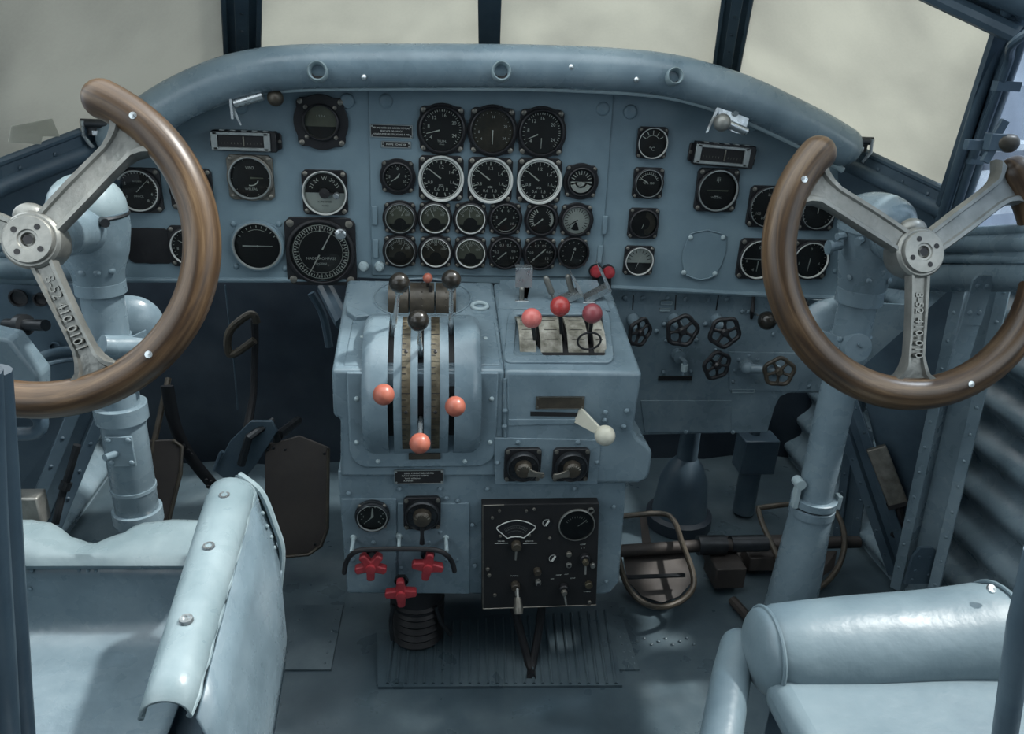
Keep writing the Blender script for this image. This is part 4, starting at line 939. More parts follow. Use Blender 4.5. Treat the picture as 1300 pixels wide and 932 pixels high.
def selector(px, py, fl, dl, label, hang, Y=YF - .005, knobang=20):
    p = at(px, py, Y=Y); s = scale_at(p); h = fl / 2 / s; R = dl / 2 / s; v = thing('rotary_selector', label, 'selector', p)
    m = MB(); m.prism(flange_poly(h, 'square'), -.008, 0); m.build('flange', 'black_plastic', v, bevel=.001)
    m = MB(); m.lathe([(R * 1.02, -.007), (R * 1.02, -.016), (R * .94, -.019), (R * .85, -.0165), (R * .55, -.015), (R * .5, -.015)], 36)
    for k in range(8): a = R_(22.5 + 45 * k); m.box((R * .7 * math.cos(a), -.0165, R * .7 * math.sin(a)), (R * .16, .002, .0012), Matrix.Rotation(-a, 3, 'Y'))
    m.build('collar', 'dark_steel', v)
    m = MB(); m.cur = 0; m.lathe([(R * .56, -.014), (R * .52, -.026), (R * .40, -.030), (.0001, -.031)], 28); m.cur = 1
    for k in range(7): a = R_(25 + 22 * k); m.box((R * .42 * math.cos(a), -.0305, R * .42 * math.sin(a)), (.004, .001, .0010), Matrix.Rotation(-a, 3, 'Y'))
    m.build('hub', ['trim_brown', 'scale_plate'], v, smooth=30)
    if hang is not None:
        a = R_(hang); d = Vector((math.cos(a), 0, math.sin(a))); q = Vector((-d.z, 0, d.x)); m = MB(); y = Vector((0, -.028, 0))
        L = R * 1.22; P = [d * R * .25 + q * R * .28, d * R * .8 + q * R * .16, d * L + q * R * .20, d * (L + R * .12), d * L - q * R * .20, d * R * .8 - q * R * .16, d * R * .25 - q * R * .28]
        m.prism([(p_.x, p_.z) for p_ in P], -.031, -.027); m.lathe([(R * .09, -.0325), (R * .06, -.033), (.0001, -.0325)], 12, (d.x * (L - R * .02), 0, d.z * (L - R * .02))); m.build('handle', 'screw_steel', v, bevel=.0006)
    for sx_ in (-1, 1):
        for sz_ in (-1, 1): m = MB(); m.lathe([(h * .12, -.008), (h * .11, -.0105), (.0001, -.011)], 12, (sx_ * h * .82, 0, sz_ * h * .82)); m.build('screw', 'screw_steel', v)
    return v
selector(663, 588, 48, 40, 'black rotary selector with its handle pointing right, on the pedestal front', -12)
selector(724, 588, 48, 40, 'black rotary selector with its handle pointing left, on the pedestal front', 196)
v = selector(536, 649, 48, 42, 'black rotary selector with a short lever hanging down, above the red valves', None, YF + .003)
m = MB(); m.tube([(0, -.022, -.012), (0, -.026, -.030), (0, -.026, -.046)], [.0035, .003, .0045], 10); m.build('handle', 'black_plastic', v)
plate(532, 605, 62, 20, 'black label plate with white writing on the left pedestal front', [('LEERE VORRATSBEHAELTER', 0), ('NACH OEFFNEN VORNE', -.08), ('Ventil schliessen', -.13), ('A. Vorrat', -.22)], YF - .001, tsz=.0042)
plate(539, 579, 40, 8, 'small dark blank tag under the lowest orange knob', [], YF - .006, 'trim_brown', 'trim_brown', holes=False)
g, R, h = gauge(473, 653, 44, 37, 'round clock-like gauge on the lower left pedestal front', dict(face='dial_black', ring='thin', ticks=[(225, -45, 10, .7, .8, .04)], nums=numbers([('1', 180), ('6', -45), ('5', 0)], .6, .22), hands=[(222, 0, .6, .07), (88, 0, .7, .18)]), 'round', 'dark_steel', Y=YF + .002)
# guard bar over the red valves
v = thing('guard_rail', 'black bent guard rail fixed on two posts above the red star valves', 'rail', pedp(507, 700) + PB)
P = [(437, 727), (440, 713), (449, 702), (463, 698), (507, 697), (550, 698), (566, 704), (574, 714), (577, 725)]
m = MB(); m.capsule(spline([at(x, y, Y=YF - .035 - (.0 if 440 < x < 570 else -.012)) - v.location for x, y in P], 4), .0042, 10); m.build('bar', 'black_rubber', v)
for (a, b) in (((449, 682), (446, 701)), ((566, 682), (567, 700)), ((507, 680), (506, 697))):
    m = MB(); p, q = at(*a, Y=YF + .004) - v.location, at(*b, Y=YF - .033) - v.location; m.tube([p, q], .0032, 10); m.ball(p, .006, 12); m.build('post', 'pale_paint', v)
# red star handles
def star(px, py, n, rot_, label):
    p = at(px, py, Y=YF - .030); v = thing('star_valve', label, 'valve', p)
    m = MB(); po = []; rr0, rr1, hw = .0115, .0265, R_(15)
    for k in range(n):
        a = R_(rot_) + 2 * PI * k / n
        for da, r in ((-PI / n, rr0), (-.30, rr1 * .80), (-.26, rr1 * .95), (-.10, rr1), (.10, rr1), (.26, rr1 * .95), (.30, rr1 * .80)): po.append((r * math.cos(a + da), r * math.sin(a + da)))
    m.prism(po, -.010, .004); m.build('handle', 'valve_red', v, bevel=.002)
    m = MB(); m.lathe([(.008, -.009), (.0075, -.015), (.0001, -.0155)], 18); m.build('hub', 'valve_red', v)
    m = MB(); m.cyl((0, .002, 0), (0, .030, 0), .0065, n=12); m.lathe([(.012, .024), (.012, .033), (.0001, .033)], 6); m.build('stem', 'dark_steel', v); return v
star(471, 717, 5, 52, 'red star-shaped valve handle at the upper left of three')
star(543, 717, 4, 80, 'red star-shaped valve handle at the upper right of three')
star(509, 751, 4, 92, 'red cross-shaped valve handle, lowest of three')

# radio control box
RO = at(686, 706, Y=YF - .012); v = thing('radio_control_box', 'black radio control box with dials and knobs low on the pedestal', 'radio', RO)
s = scale_at(RO)
def L_(px, py, Y=YF - .012): p = at(px, py, Y=Y); return (p.x - RO.x, p.z - RO.z)
m = MB(); m.prism([L_(612, 641), L_(761, 639), L_(757, 769), L_(612, 774)], 0, .02); m.build('case', 'dial_black', v, bevel=.0015)
m = MB()
for a, b in (((613, 641), (613, 773)), ((613, 773), (757, 768)), ((613, 642), (640, 641))): p, q = L_(*a), L_(*b); m.tube([(p[0], -.0002, p[1]), (q[0], -.0002, q[1])], .0009, 6)
m.build('edge_wear', 'screw_steel', v)
# fan shaped dial
cx_, cz_ = L_(654, 690); fan = []
for k in range(17): t = 1 - k / 8; fan.append((cx_ + .0310 * t, cz_ + .047 - .0115 * t * t))
fan += [(cx_ - .0325, cz_ + .0335), (cx_ - .0322, cz_ + .031), (cx_ - .030, cz_ + .028), (cx_ - .014, cz_ + .012), (cx_ - .007, cz_ + .0142), (cx_, cz_ + .015), (cx_ + .007, cz_ + .0142), (cx_ + .014, cz_ + .012), (cx_ + .030, cz_ + .028), (cx_ + .0322, cz_ + .031), (cx_ + .0325, cz_ + .0335)]
m = MB(); m.tube([(x, -.002, z) for x, z in fan], .0010, 8, closed=True); m.build('dial_frame', 'white_ring', v)
m = MB(); m.cur = 0; m.add([(x, -.0005, z) for x, z in fan], [tuple(range(len(fan)))]); m.cur = 1
for rr in (.022, .027, .032):
    n = 20; vs = []
    for k in range(n + 1):
        a = R_(50 + 80 * k / n)
        for q in (rr - .0003, rr + .0003): vs.append((cx_ + q * math.cos(a) * .95, -.0009, cz_ + .004 + q * math.sin(a)))
    m.add(vs, [(2 * k, 2 * k + 1, 2 * k + 3, 2 * k + 2) for k in range(n)])
for k in range(15): a = R_(50 + 80 * k / 14); d = Vector((math.cos(a) * .95, 0, math.sin(a))); q = Vector((-math.sin(a), 0, math.cos(a))) * .0003; o = Vector((cx_, -.0009, cz_ + .004)); m.add([o + d * .027 + q, o + d * .0305 + q, o + d * .0305 - q, o + d * .027 - q], [(0, 1, 2, 3)])
m.build('fan_dial', ['black_plastic', 'cast_alloy'], v, smooth=0)
# round meter
mx_, mz_ = L_(732, 666); Rm = 22 / s; m = MB(); m.cur = 0; m.lathe([(Rm, -.001), (.0001, -.0012)], 36, (mx_, 0, mz_)); m.cur = 1
for k in range(11): a = R_(150 - 12 * k); d = Vector((math.cos(a), 0, math.sin(a))); q = Vector((-d.z, 0, d.x)) * .0003; o = Vector((mx_, -.0016, mz_ - .004)); m.add([o + d * Rm * .6 + q, o + d * Rm * .72 + q, o + d * Rm * .72 - q, o + d * Rm * .6 - q], [(0, 1, 2, 3)])
d = Vector((math.cos(R_(38)), 0, math.sin(R_(38)))); q = Vector((-d.z, 0, d.x)) * .0005; o = Vector((mx_ + .002, -.002, mz_ - .002)); m.add([o + q, o + d * Rm * .6 + q, o + d * Rm * .6 - q, o - q], [(0, 1, 2, 3)])
m.build('meter', ['black_plastic', 'print_white'], v, smooth=0)
m = MB(); m.lathe([(Rm * 1.05, 0), (Rm * 1.05, -.003), (Rm * .99, -.004), (Rm * .96, -.0005)], 40, (mx_, 0, mz_)); ex, ez = L_(750, 648); m.lathe([(.0058, 0), (.0058, -.003), (.0045, -.0035), (.0040, -.0005)], 20, (ex, 0, ez)); m.build('meter_rim', 'cast_alloy', v)
m = MB(); m.lathe([(Rm * .97, -.0035), (.0001, -.0042)], 30, (mx_, 0, mz_)); m.build('glass', 'dial_glass', v)
def rk(px, py, r, h, mt, name='knob', tip=None, tl=0):
    x, z = L_(px, py); m = MB(); m.lathe([(r, 0), (r, -h * .8), (r * .8, -h), (.0001, -h)], 20, (x, 0, z)); o = m.build(name, mt, v)
    if tip: m = MB(); m.tube([(x, -h * .7, z), (x + tip[0], -h - .002, z + tip[1])], [.0022, .0016], 8); m.build('pointer', 'cast_alloy', o)
    return o
rk(655, 691, .0085, .012, 'trim_brown', tip=(-.001, -.022)); rk(654, 742, .0078, .012, 'trim_brown', tip=(.001, -.014))
rk(742, 707, .0085, .009, 'black_plastic'); rk(742, 709, .0055, .016, 'brass_strip', tip=(0, -.02)); rk(715, 745, .0085, .010, 'black_plastic'); rk(715, 747, .0055, .016, 'screw_steel', tip=(.004, -.022))
rk(722, 703, .005, .005, 'screw_steel', 'socket'); rk(722, 717, .005, .004, 'cast_alloy', 'socket'); rk(722, 717, .0028, .0045, 'black_rubber', 'socket_hole')
rk(682, 724, .0065, .010, 'trim_brown'); rk(683, 738, .0050, .008, 'cast_alloy', 'socket'); rk(683, 739, .0030, .0085, 'black_rubber', 'socket_hole')
rk(747, 741, .0065, .008, 'brass_strip'); rk(752, 717, .0045, .006, 'cast_alloy', 'screw')
for p in ((619, 722), (621, 730), (628, 755), (678, 646), (634, 648), (625, 657), (668, 648), (698, 683), (748, 764), (635, 680), (672, 679)): rk(p[0], p[1], .0032 if p[1] > 700 else .0026, .003, 'screw_steel', 'screw')
for px, py in ((694, 663), (702, 708)):
    x, z = L_(px, py); m = MB(); m.cur = 0; m.lathe([(.0088, 0), (.0088, -.002), (.0001, -.0022)], 24, (x, 0, z)); m.cur = 1
    vs = []
    for k in range(15):
        a = R_(60 + 190 * k / 14)
        for q in (.0066, .0073): vs.append((x + q * math.cos(a), -.0026, z + q * math.sin(a)))
    m.add(vs, [(2 * k, 2 * k + 1, 2 * k + 3, 2 * k + 2) for k in range(14)]); m.box((x + .0008, -.0032, z), (.0026, .002, .011), Matrix.Rotation(R_(28), 3, 'Y')); m.build('indicator', ['black_plastic', 'print_white'], v, smooth=0)
m = MB()
for t, px, py, sz in (('200-470', 636, 687, .0036), ('470-1150', 672, 687, .0036), ('LOOP', 740, 691, .0036), ('L   R', 740, 695.5, .0034), ('TUNING', 653, 731, .0034), ('TUNING', 745, 751, .0034), ('COMP', 709, 730, .0034), ('ANT', 719, 729, .0034), ('OFF', 701, 735, .0034), ('LOOP', 727, 734, .0034)):
    x, z = L_(px, py); m.text(t, x, z, sz, -.0006)
for a, b in (((628, 690), (645, 690)), ((664, 690), (682, 690))): p, q = L_(*a), L_(*b); m.box(((p[0] + q[0]) / 2, -.0004, p[1]), (q[0] - p[0], .0004, .0008))
m.build('lettering', 'print_white', v, smooth=0)
# crank under the radio box
a, b = at(657, 752, Y=YF - .028), at(658, 774, Y=YF - .045); c = thing('tuning_crank', 'small metal crank with tapered grip hanging from the radio box', 'crank', a)
m = MB(); m.tube([(0, .012, .008), (0, 0, 0), (b - a) * .4], .0025, 8); m.build('arm', 'cast_alloy', c)
m = MB(); m.tube([(b - a) * .3, b - a, (b - a) * 1.25], [.0058, .0085, .0075], 16); d = (b - a).normalized(); m.build('grip', 'screw_steel', c)
# bellows and cables under the pedestal
m = MB(); p = at(530, 775, Y=1.18)
for k in range(6): m.lathe([(.045, 0), (.051, .008), (.045, .016)], 24, (0, 0, -.016 * k), (0, 0, -1))
m.lathe([(.047, -.05), (.047, .02), (.02, .02)], 24, (0, 0, 0), (0, 0, -1))
tag(m.build('rubber_bellows', 'black_rubber', loc=Vector((p.x, 1.18, .105))), 'black ribbed rubber bellows under the left side of the pedestal', 'bellows')
for i, (P, lb) in enumerate((([(652, 770), (660, 800), (672, 845), (674, 860)], 'black cable running down to the floor under the radio box, left one'), ([(688, 770), (684, 800), (676, 845), (675, 860)], 'black cable running down to the floor under the radio box, right one'))):
    pts = [at(x, y, Y=yy) for (x, y), yy in zip(P, (1.13, 1.12, 1.09, 1.07))]; pts[-1] = at(P[-1][0], P[-1][1], Z=.008)
    m = MB(); m.tube(spline(pts, 5), .0075, 10); tag(m.build('hanging_cable', 'black_rubber'), lb, 'cable')
for P, lb in (([(553, 770), (560, 790), (572, 806)], 'thin dark hose under the pedestal, right of the bellows'), ([(500, 768), (496, 790), (498, 812)], 'thin dark hose under the pedestal, left of the bellows')):
    pts = [at(x, y, Y=1.14) for x, y in P]; m = MB(); m.tube(spline(pts, 5), .004, 8); tag(m.build('hose', 'dark_steel'), lb, 'hose')

# valve panel right of the pedestal
YV = 1.42; VO = at(900, 460, Y=YV); vp = thing('valve_panel', 'blue sheet under the right half of the panel carrying handwheels', 'panel', VO)
def V_(px, py, Y=YV): p = at(px, py, Y=Y); return (p.x - VO.x, p.z - VO.z)
ol = [(772, 366), (1178, 388), (1178, 498), (1000, 499), (990, 504), (984, 516), (974, 549), (815, 552), (790, 560)]
m = MB(); m.prism([V_(*p) for p in ol], 0, .004); m.build('sheet', 'blue_paint', vp, bevel=.0012)
m = MB(); m.prism([V_(*p) for p in ((925, 446), (1040, 448), (1045, 497), (925, 495))], -.003, 0); m.build('raised_sheet', 'blue_paint', vp, bevel=.001)
m = MB(); m.prism([V_(*p) for p in ((813, 508), (928, 508), (928, 548), (818, 549))], -.002, 0); m.build('lower_sheet', 'blue_paint', vp, bevel=.001)
rivet_parts(vp, [(V_(px, py)[0], -.002, V_(px, py)[1]) for px, py in ((793, 378), (816, 378), (847, 378), (870, 379), (899, 380), (922, 380), (942, 395), (950, 395), (843, 411), (833, 420), (895, 411), (846, 432), (884, 431), (981, 424), (842, 472), (877, 471), (932, 470), (930, 484), (960, 484), (937, 456), (950, 451), (961, 456), (870, 548), (930, 548), (1026, 490), (908, 444))], r=.0048)
m = MB()
for (a, b) in (((804, 374), (803, 393)), ((858, 374), (857, 393)), ((912, 375), (909, 394))): p, q = V_(*a), V_(*b); m.sheet([(p[0] - .001, -.0004, p[1]), (p[0] + .001, -.0004, p[1]), (q[0] + .001, -.0004, q[1]), (q[0] - .001, -.0004, q[1])], .0008)
m.build('slits', 'black_rubber', vp, smooth=0)
for px, py, w, h, lb in ((846, 384, 15, 5, 'small blue tag above the second handwheel, upper'), (844, 393, 14, 4, 'small blue tag above the second handwheel, lower'), (943, 496, 30, 5, 'narrow blue tag below the horizontal tap')):
    plate(px, py, w, h, lb, [], YV - .001, 'blue_paint', 'pale_paint', holes=False)
plate(857, 480, 44, 6, 'narrow dark slot plate below the small drain tap', [], YV - .001, 'black_plastic', 'trim_brown', holes=False)
def handwheel(px, py, bx, by, r, label, tilt=(0, 0, 0), mt='black_plastic', ph=0):
    w = at(px, py, Y=YV - .055); b = at(bx, by, Y=YV); g = thing('handwheel', label, 'valve', w, tilt)
    m = MB(); n = 60; pts = []
    for k in range(n): a = 2 * PI * k / n; rr = r * (1 + .07 * math.cos(5 * (a - R_(ph)))); pts.append((rr * math.cos(a), 0, rr * math.sin(a)))
    m.tube(pts, r * .16, 10, closed=True); m.build('rim', mt, g)
    for k in range(5):
        a = R_(ph + 36 + 72 * k); m = MB(); d = Vector((math.cos(a), 0, math.sin(a))); m.tube([d * r * .2, d * r * .55, d * r * .93], [r * .17, r * .10, r * .16], 8); m.build('spoke', mt, g)
    m = MB(); m.lathe([(r * .30, .006), (r * .32, -.003), (r * .2, -.008), (.0001, -.008)], 18); m.build('hub', mt, g)
    e = Euler(tilt).to_matrix().inverted() @ (b - w); m = MB(); m.tube([(0, .004, 0), e * .35, e], [.0065, .009, .0125], 14); m.build('stem', 'blue_paint', g)
    return g
handwheel(812, 422, 803, 405, .0255, 'black five-spoked handwheel nearest the pedestal, in the upper row', (0, 0, R_(28)))
handwheel(866, 420, 855, 405, .0285, 'black five-spoked handwheel, second in the upper row', (0, 0, 0), ph=10)
handwheel(920, 422, 909, 405, .0280, 'black five-spoked handwheel, third in the upper row', (0, 0, 0), ph=-12)
handwheel(910, 464, 908, 458, .0265, 'black five-spoked handwheel in the lower row, below the third one', (0, 0, R_(12)), ph=30)
g = handwheel(989, 472, 985, 470, .0275, 'worn handwheel at the right end of a horizontal pipe', (0, 0, R_(-12)), 'trim_brown', ph=20)
m = MB(); a = at(947, 470, Y=YV - .03) - g.location; m.tube([Vector((-.003, .01, 0)), Vector((a.x, a.y, a.z))], .009, 14); m.ball(a, .013, 16); m.tube([a, a + Vector((0, .035, 0))], .015, 16); m.build('pipe', 'blue_paint', g)
v = thing('drain_tap', 'small blue drain tap pointing down below the second handwheel', 'tap', at(862, 452, Y=YV - .012))
m = MB(); m.lathe([(.013, .012), (.013, -.008), (.0001, -.010)], 18); m.tube([(0, -.006, 0), (.007, -.02, -.004), (.007, -.02, -.032)], .0045, 10); m.build('body', 'blue_paint', v)
m = MB(); m.tube([(.007, -.02, -.010), (.007, -.02, -.024)], .007, 8); m.build('nut', 'pale_paint', v)
for px, py, ex, ey, lb in ((974, 407, 958, 398, 'round black ball knob on a thin rod, left of the right wheel rim'), (1015, 388, 1000, 380, 'round black ball knob seen just inside the right wheel rim')):
    p = at(px, py, Y=YV - .05); v = thing('ball_knob', lb, 'knob', p); m = MB(); m.ball((0, 0, 0), 12 / scale_at(p), 20); m.build('knob', 'black_knob', v)
    m = MB(); m.tube([(0, 0, 0), at(ex, ey, Y=YV) - p], .0022, 8); m.build('rod', 'bright_steel', v)
m = MB(); m.tube([at(957, 376, Y=YV - .004), at(955, 395, Y=YV - .012), at(954, 404, Y=YV - .004)], [.003, .0045, .003], 10); tag(m.build('slot_grommet', 'black_rubber'), 'long black rubber-lined slot left of the upper ball knob', 'grommet')
# ---------------------------------------------------------------- control columns and wheels
def column(side):
    L = side == 'left'
    X = -.567 if L else .559; Yc_ = 1.10
    v = thing('control_column', 'blue control column at the left, carrying the wheel marked 8-52 410 0101' if L else 'blue control column at the right, with conical boot and clamp low down', 'column', (X, Yc_, 0))
    def Z(py): return at(140 if L else 1080, py, Y=Yc_).z
    if L:
        m = MB(); m.tube([(0, 0, Z(540)), (0, 0, Z(370))], .0285, 28); m.build('upper_tube', 'blue_paint', v)
        m = MB(); m.tube([(0, 0, .02), (0, 0, Z(652)), (0, 0, Z(650)), (0, 0, Z(528))], [.030, .030, .032, .032], 28); m.tube([(0, 0, Z(620)), (0, 0, Z(616))], .0335, 28)
        m.build('lower_tube', 'blue_paint', v)
        m = MB()
        for za, zb, r in ((Z(532), Z(512), .0375), (Z(662), Z(645), .0370), (Z(452), Z(446), .0315), (Z(372), Z(356), .0335)): m.tube([(0, 0, za), (0, 0, za + .001), (0, 0, zb - .001), (0, 0, zb)], [r * .93, r, r, r * .93], 28)
        m.build('clamp_ring', 'blue_paint', v)
        m = MB(); m.box((.004, -.033, Z(560)), (.038, .006, .05)); m.rivets((.018, -.037, Z(545)), (.018, -.037, Z(573)), 2, r=.0045); m.rivets((-.010, -.037, Z(545)), (-.010, -.037, Z(573)), 2, r=.0045); m.cyl((-.002, -.035, Z(562)), (-.012, -.052, Z(560)), .0055, n=10)
        m.build('riveted_plate', 'blue_paint', v, bevel=.001)
        m = MB(); m.tube([(0, 0, Z(372)), (0, 0, Z(345)), (.0, 0, Z(320)), (0, 0, Z(290)), (0, 0, Z(268))], [.0315, .034, .044, .050, .050], 28)
        for a in (-70, -100, -40): m.rivet((.036 * math.sin(R_(a + 90)), -.036 * math.cos(R_(a + 90)), Z(338)), (math.sin(R_(a + 90)), -math.cos(R_(a + 90)), 0), r=.005)
        m.build('neck', 'blue_paint', v)
        m = MB(); m.tube([(0, 0, Z(274)), (0, 0, Z(272)), (0, 0, Z(269.5))], [.0503, .0518, .0503], 28); m.cyl((.034, -.042, Z(272)), (.042, -.056, Z(272)), .006, n=10); m.build('seam_band', 'dark_steel', v)
        m = MB(); m.ball((0, 0, Z(264)), .0495, 28, (1, 1, .92)); m.build('dome', 'seat_paint', v)
        hub = at(49, 308, Y=.925)
    else:
        m = MB(); m.tube([(0, 0, Z(648)), (0, 0, Z(375))], .0290, 28); m.build('upper_tube', 'blue_paint', v)
        m = MB(); m.tube([(0, 0, .01), (0, 0, Z(655)), (0, 0, Z(640))], [.050, .0365, .0335], 28); m.build('conical_boot', 'blue_paint', v)
        for a in (-50, 0, 50): pass
        m = MB()
        for za, zb, r in ((Z(650), Z(640), .0385), (Z(638), Z(629), .0385), (Z(384), Z(365), .0355)): m.tube([(0, 0, za), (0, 0, za + .001), (0, 0, zb - .001), (0, 0, zb)], [r * .93, r, r, r * .93], 28)
        m.build('clamp_ring', 'blue_paint', v)
        m = MB(); m.box((-.040, -.010, Z(624)), (.008, .014, .045)); m.cyl((-.040, -.02, Z(608)), (-.040, .0, Z(608)), .009, n=14); m.box((.038, -.010, Z(632)), (.008, .014, .025)); m.build('clamp_lug', 'pale_paint', v, bevel=.001)
        m = MB(); m.tube([(0, 0, Z(375)), (0, 0, Z(345)), (.002, 0, Z(322)), (.002, 0, Z(300)), (.0, 0, Z(283))], [.032, .040, .046, .050, .052], 28)
        for a in (-20, 30, -60, 5): m.rivet((.041 * math.sin(R_(a)), -.041 * math.cos(R_(a)), Z(348 - (a == 5) * 12)), (math.sin(R_(a)), -math.cos(R_(a)), 0), r=.005)
        m.build('neck', 'blue_paint', v)
        m = MB(); m.tube([(0, 0, Z(292)), (0, 0, Z(280))], [.0535, .0535], 28)
        for a in range(-80, 90, 32): m.cyl((.05 * math.sin(R_(a)), -.05 * math.cos(R_(a)), Z(298)), (.064 * math.sin(R_(a)), -.064 * math.cos(R_(a)), Z(299)), .0058, n=8)
        m.build('bolted_band', 'blue_paint', v)
        m = MB(); m.ball((0, 0, Z(276)), .0525, 28, (1.05, 1.05, .72)); m.build('dome', 'blue_paint', v)
        m = MB(); m.cyl((-.055, -.01, Z(310)), (-.075, -.02, Z(311)), .007, n=10); m.cyl((-.074, -.02, Z(311)), (-.079, -.02, Z(311)), .011, n=12); m.build('grease_cap', 'blue_paint', v)
        hub = at(1158, 323, Y=.995)
    # shaft to the hub
    h = hub - Vector((X, Yc_, 0)); top = Vector((0, 0, Z(290)))
    m = MB(); m.tube([top, top.lerp(h + Vector((0, .03, .0)), .6), h + Vector((0, .012, 0))], [.034, .028, .026], 20); m.build('shaft_housing', 'blue_paint' if L else 'blue_paint', v)
    # pulley cover behind the column
    if L:
        c = at(166, 415, Y=1.145) - v.location; m = MB(); m.lathe([(.046, .012), (.047, .006), (.0445, 0), (.035, -.012), (.016, -.019), (.0001, -.020)], 36, c, (-.25, 1, .1)); m.tube([c + Vector((-.02, -.02, 0)), (0, 0, Z(430))], .012, 10)
        m.build('pulley_cover', 'blue_paint', v)
        m = MB(); c = at(143, 440, Y=1.07) - v.location; m.tube([c + Vector((.03, .03, -.01)), c, c + Vector((-.010, -.010, .006))], [.015, .016, .014], 18); m.box(at(182, 470, Y=1.1) - v.location, (.016, .01, .03)); m.build('roller_arm', 'blue_paint', v)
        m = MB(); m.tube([(0.0, 0, Z(455)), (0, 0, Z(425))], .0305, 28); m.sheet([(.008, -.030, Z(432)), (.052, .0, Z(418)), (.052, .0, Z(450)), (.008, -.030, Z(455))], .004); m.build('bracket', 'blue_paint', v)
    else:
        c = at(1056, 424, Y=1.15) - v.location; m = MB(); m.lathe([(.060, .012), (.061, .006), (.058, 0), (.045, -.014), (.02, -.022), (.0001, -.023)], 36, c, (.2, 1, .1)); m.build('pulley_cover', 'blue_paint', v)
        m = MB(); c = at(1090, 442, Y=1.062) - v.location; m.cyl(c + Vector((0, .03, -.005)), c, .022, n=24); m.box(c + Vector((.002, -.001, .004)), (.010, .003, .0025), Matrix.Rotation(R_(35), 3, 'Y')); m.build('roller_arm', 'blue_paint', v)
        m = MB(); m.tube([(0, 0, Z(452)), (0, 0, Z(424))], .0315, 28); m.sheet([(-.008, -.032, Z(428)), (-.05, .0, Z(420)), (-.05, .0, Z(448)), (-.008, -.032, Z(456))], .004)
        for p in ((-.03, Z(425)), (-.028, Z(438)), (-.034, Z(452))): m.rivet((p[0], -.022, p[1]), r=.005)
        m.build('bracket', 'blue_paint', v)
    return v, hub
def wheel(side, hub, ends, spk, rot, code):
    L = side == 'left'
    g = thing('control_wheel', 'wooden-rimmed control wheel at the left, turned so one rim end points up' if L else 'wooden-rimmed control wheel at the right, with its open gap straight up', 'control wheel', hub, rot)
    kk = .952 if L else 1.02; g.scale = (kk, kk, kk)
    Rc = .190; a0, a1 = ends; n = 90; pts = []; rad = []
    for k in range(n + 1):
        u = k / n; a = R_(a0 - (a0 + 360 - a1) * u) if False else R_(a0 - (a0 - (a1 - 360)) * u)
        pts.append((Rc * math.cos(a), 0, Rc * math.sin(a))); e = min(u, 1 - u); rad.append(.0225 + .0018 * math.exp(-e * 18))
    m = MB(); m.capsule(pts, rad, 24, 6); m.build('rim', 'rim_wood', g)
    for ang in (ends[0] - 15, ends[1] + 15, spk[2] + 22):
        a = R_(ang); m = MB(); m.lathe([(.0048, -.0208), (.0044, -.0236), (.0001, -.0240)], 14, (Rc * math.cos(a), 0, Rc * math.sin(a))); m.build('rim_rivet', 'bright_steel', g)
    for i, ang in enumerate(spk):
        a = R_(ang); d = Vector((math.cos(a), 0, math.sin(a))); q = Vector((-d.z, 0, d.x)); wd = (.0185, .0175, .0165, .0160, .0165, .0195, .0270, .043) if i == 2 else (.0175, .0185, .0190, .0185, .0185, .0205, .0270, .040)
        us = (.020, .05, .08, .11, .138, .152, .163, .1735); yy = [-.012 + .012 * (u / .17) ** 2 for u in us]
        m = MB(); rows = []
        for u, w_, y_ in zip(us, wd, yy):
            th = .0085 + (.004 if u > .15 else 0); w_ = w_ * (.82 if i == 2 else 1)
            if i == 2 and u > .17: w_ *= 1.15
            uu = u + .004 * (w_ > .03) ; b = d * uu
            r = []
            for sx, sy in ((-1, -.35), (-.86, -1), (-.6, -.95), (-.5, -.55), (0, -.5), (.5, -.55), (.6, -.95), (.86, -1), (1, -.35), (1, .6), (.6, 1), (-.6, 1), (-1, .6)):
                # outer foot follows the rim
                rr = math.hypot(uu, w_ * sx); corr = (rr - uu) if u > .17 else 0
                r.append(b + q * w_ * sx - d * corr + Vector((0, y_ + sy * th, 0)))
            rows.append(r)
        m.loft(rows); sp = m.build('spoke', 'cast_alloy', g, bevel=0, smooth=50)
        if i == 2:
            # raised casting number along the spoke
            M = Matrix.Identity(4); xax = d if True else -d; zax = q
            M = Matrix(((xax.x, 0, zax.x, 0), (0, 1, 0, 0), (xax.z, 0, zax.z, 0), (0, 0, 0, 1)))
            m = MB(); m.text(code, 0, 0, .0165, 0, M=Matrix.Translation(d * (.0935 if L else .097) + Vector((0, -.0165, 0))) @ M, depth=.009); m.build('cast_number', 'cast_alloy', sp, smooth=0)
    m = MB(); m.lathe([(.030, .020), (.034, .006), (.034, -.018), (.031, -.022), (.0285, -.022), (.0285, -.025), (.0272, -.027), (.012, -.027), (.011, -.025), (.0085, -.025), (.008, -.018), (.0001, -.018)], 44); m.build('hub', 'cast_alloy', g)
    m = MB(); m.lathe([(.0062, -.0255), (.0001, -.0255)], 6)
    for k in range(4): a = R_(45 + 90 * k + (8 if L else -20)); m.lathe([(.0036, -.0274), (.0001, -.0274)], 14, (.0185 * math.cos(a), 0, .0185 * math.sin(a)))
    m.build('hub_holes', 'black_rubber', g, smooth=0)
    a = R_((spk[0] + spk[1]) / 2 + (4 if L else -6)); m = MB(); d = Vector((math.cos(a), 0, math.sin(a))); m.ball(d * .034 + Vector((0, .004, 0)), .018, 20, (1.1, .8, .9)); m.build('hub_ear', 'cast_alloy', g)
    return g
cl, hl = column('left'); cr, hr = column('right')
wheel('left', hl, (67, 150), (50, 160, 293), (R_(-22), 0, 0), '8-52 410 0101')
wheel('right', hr, (37, 136), (35, 148, 270), (R_(-22), 0, 0), '8-52 410-010')

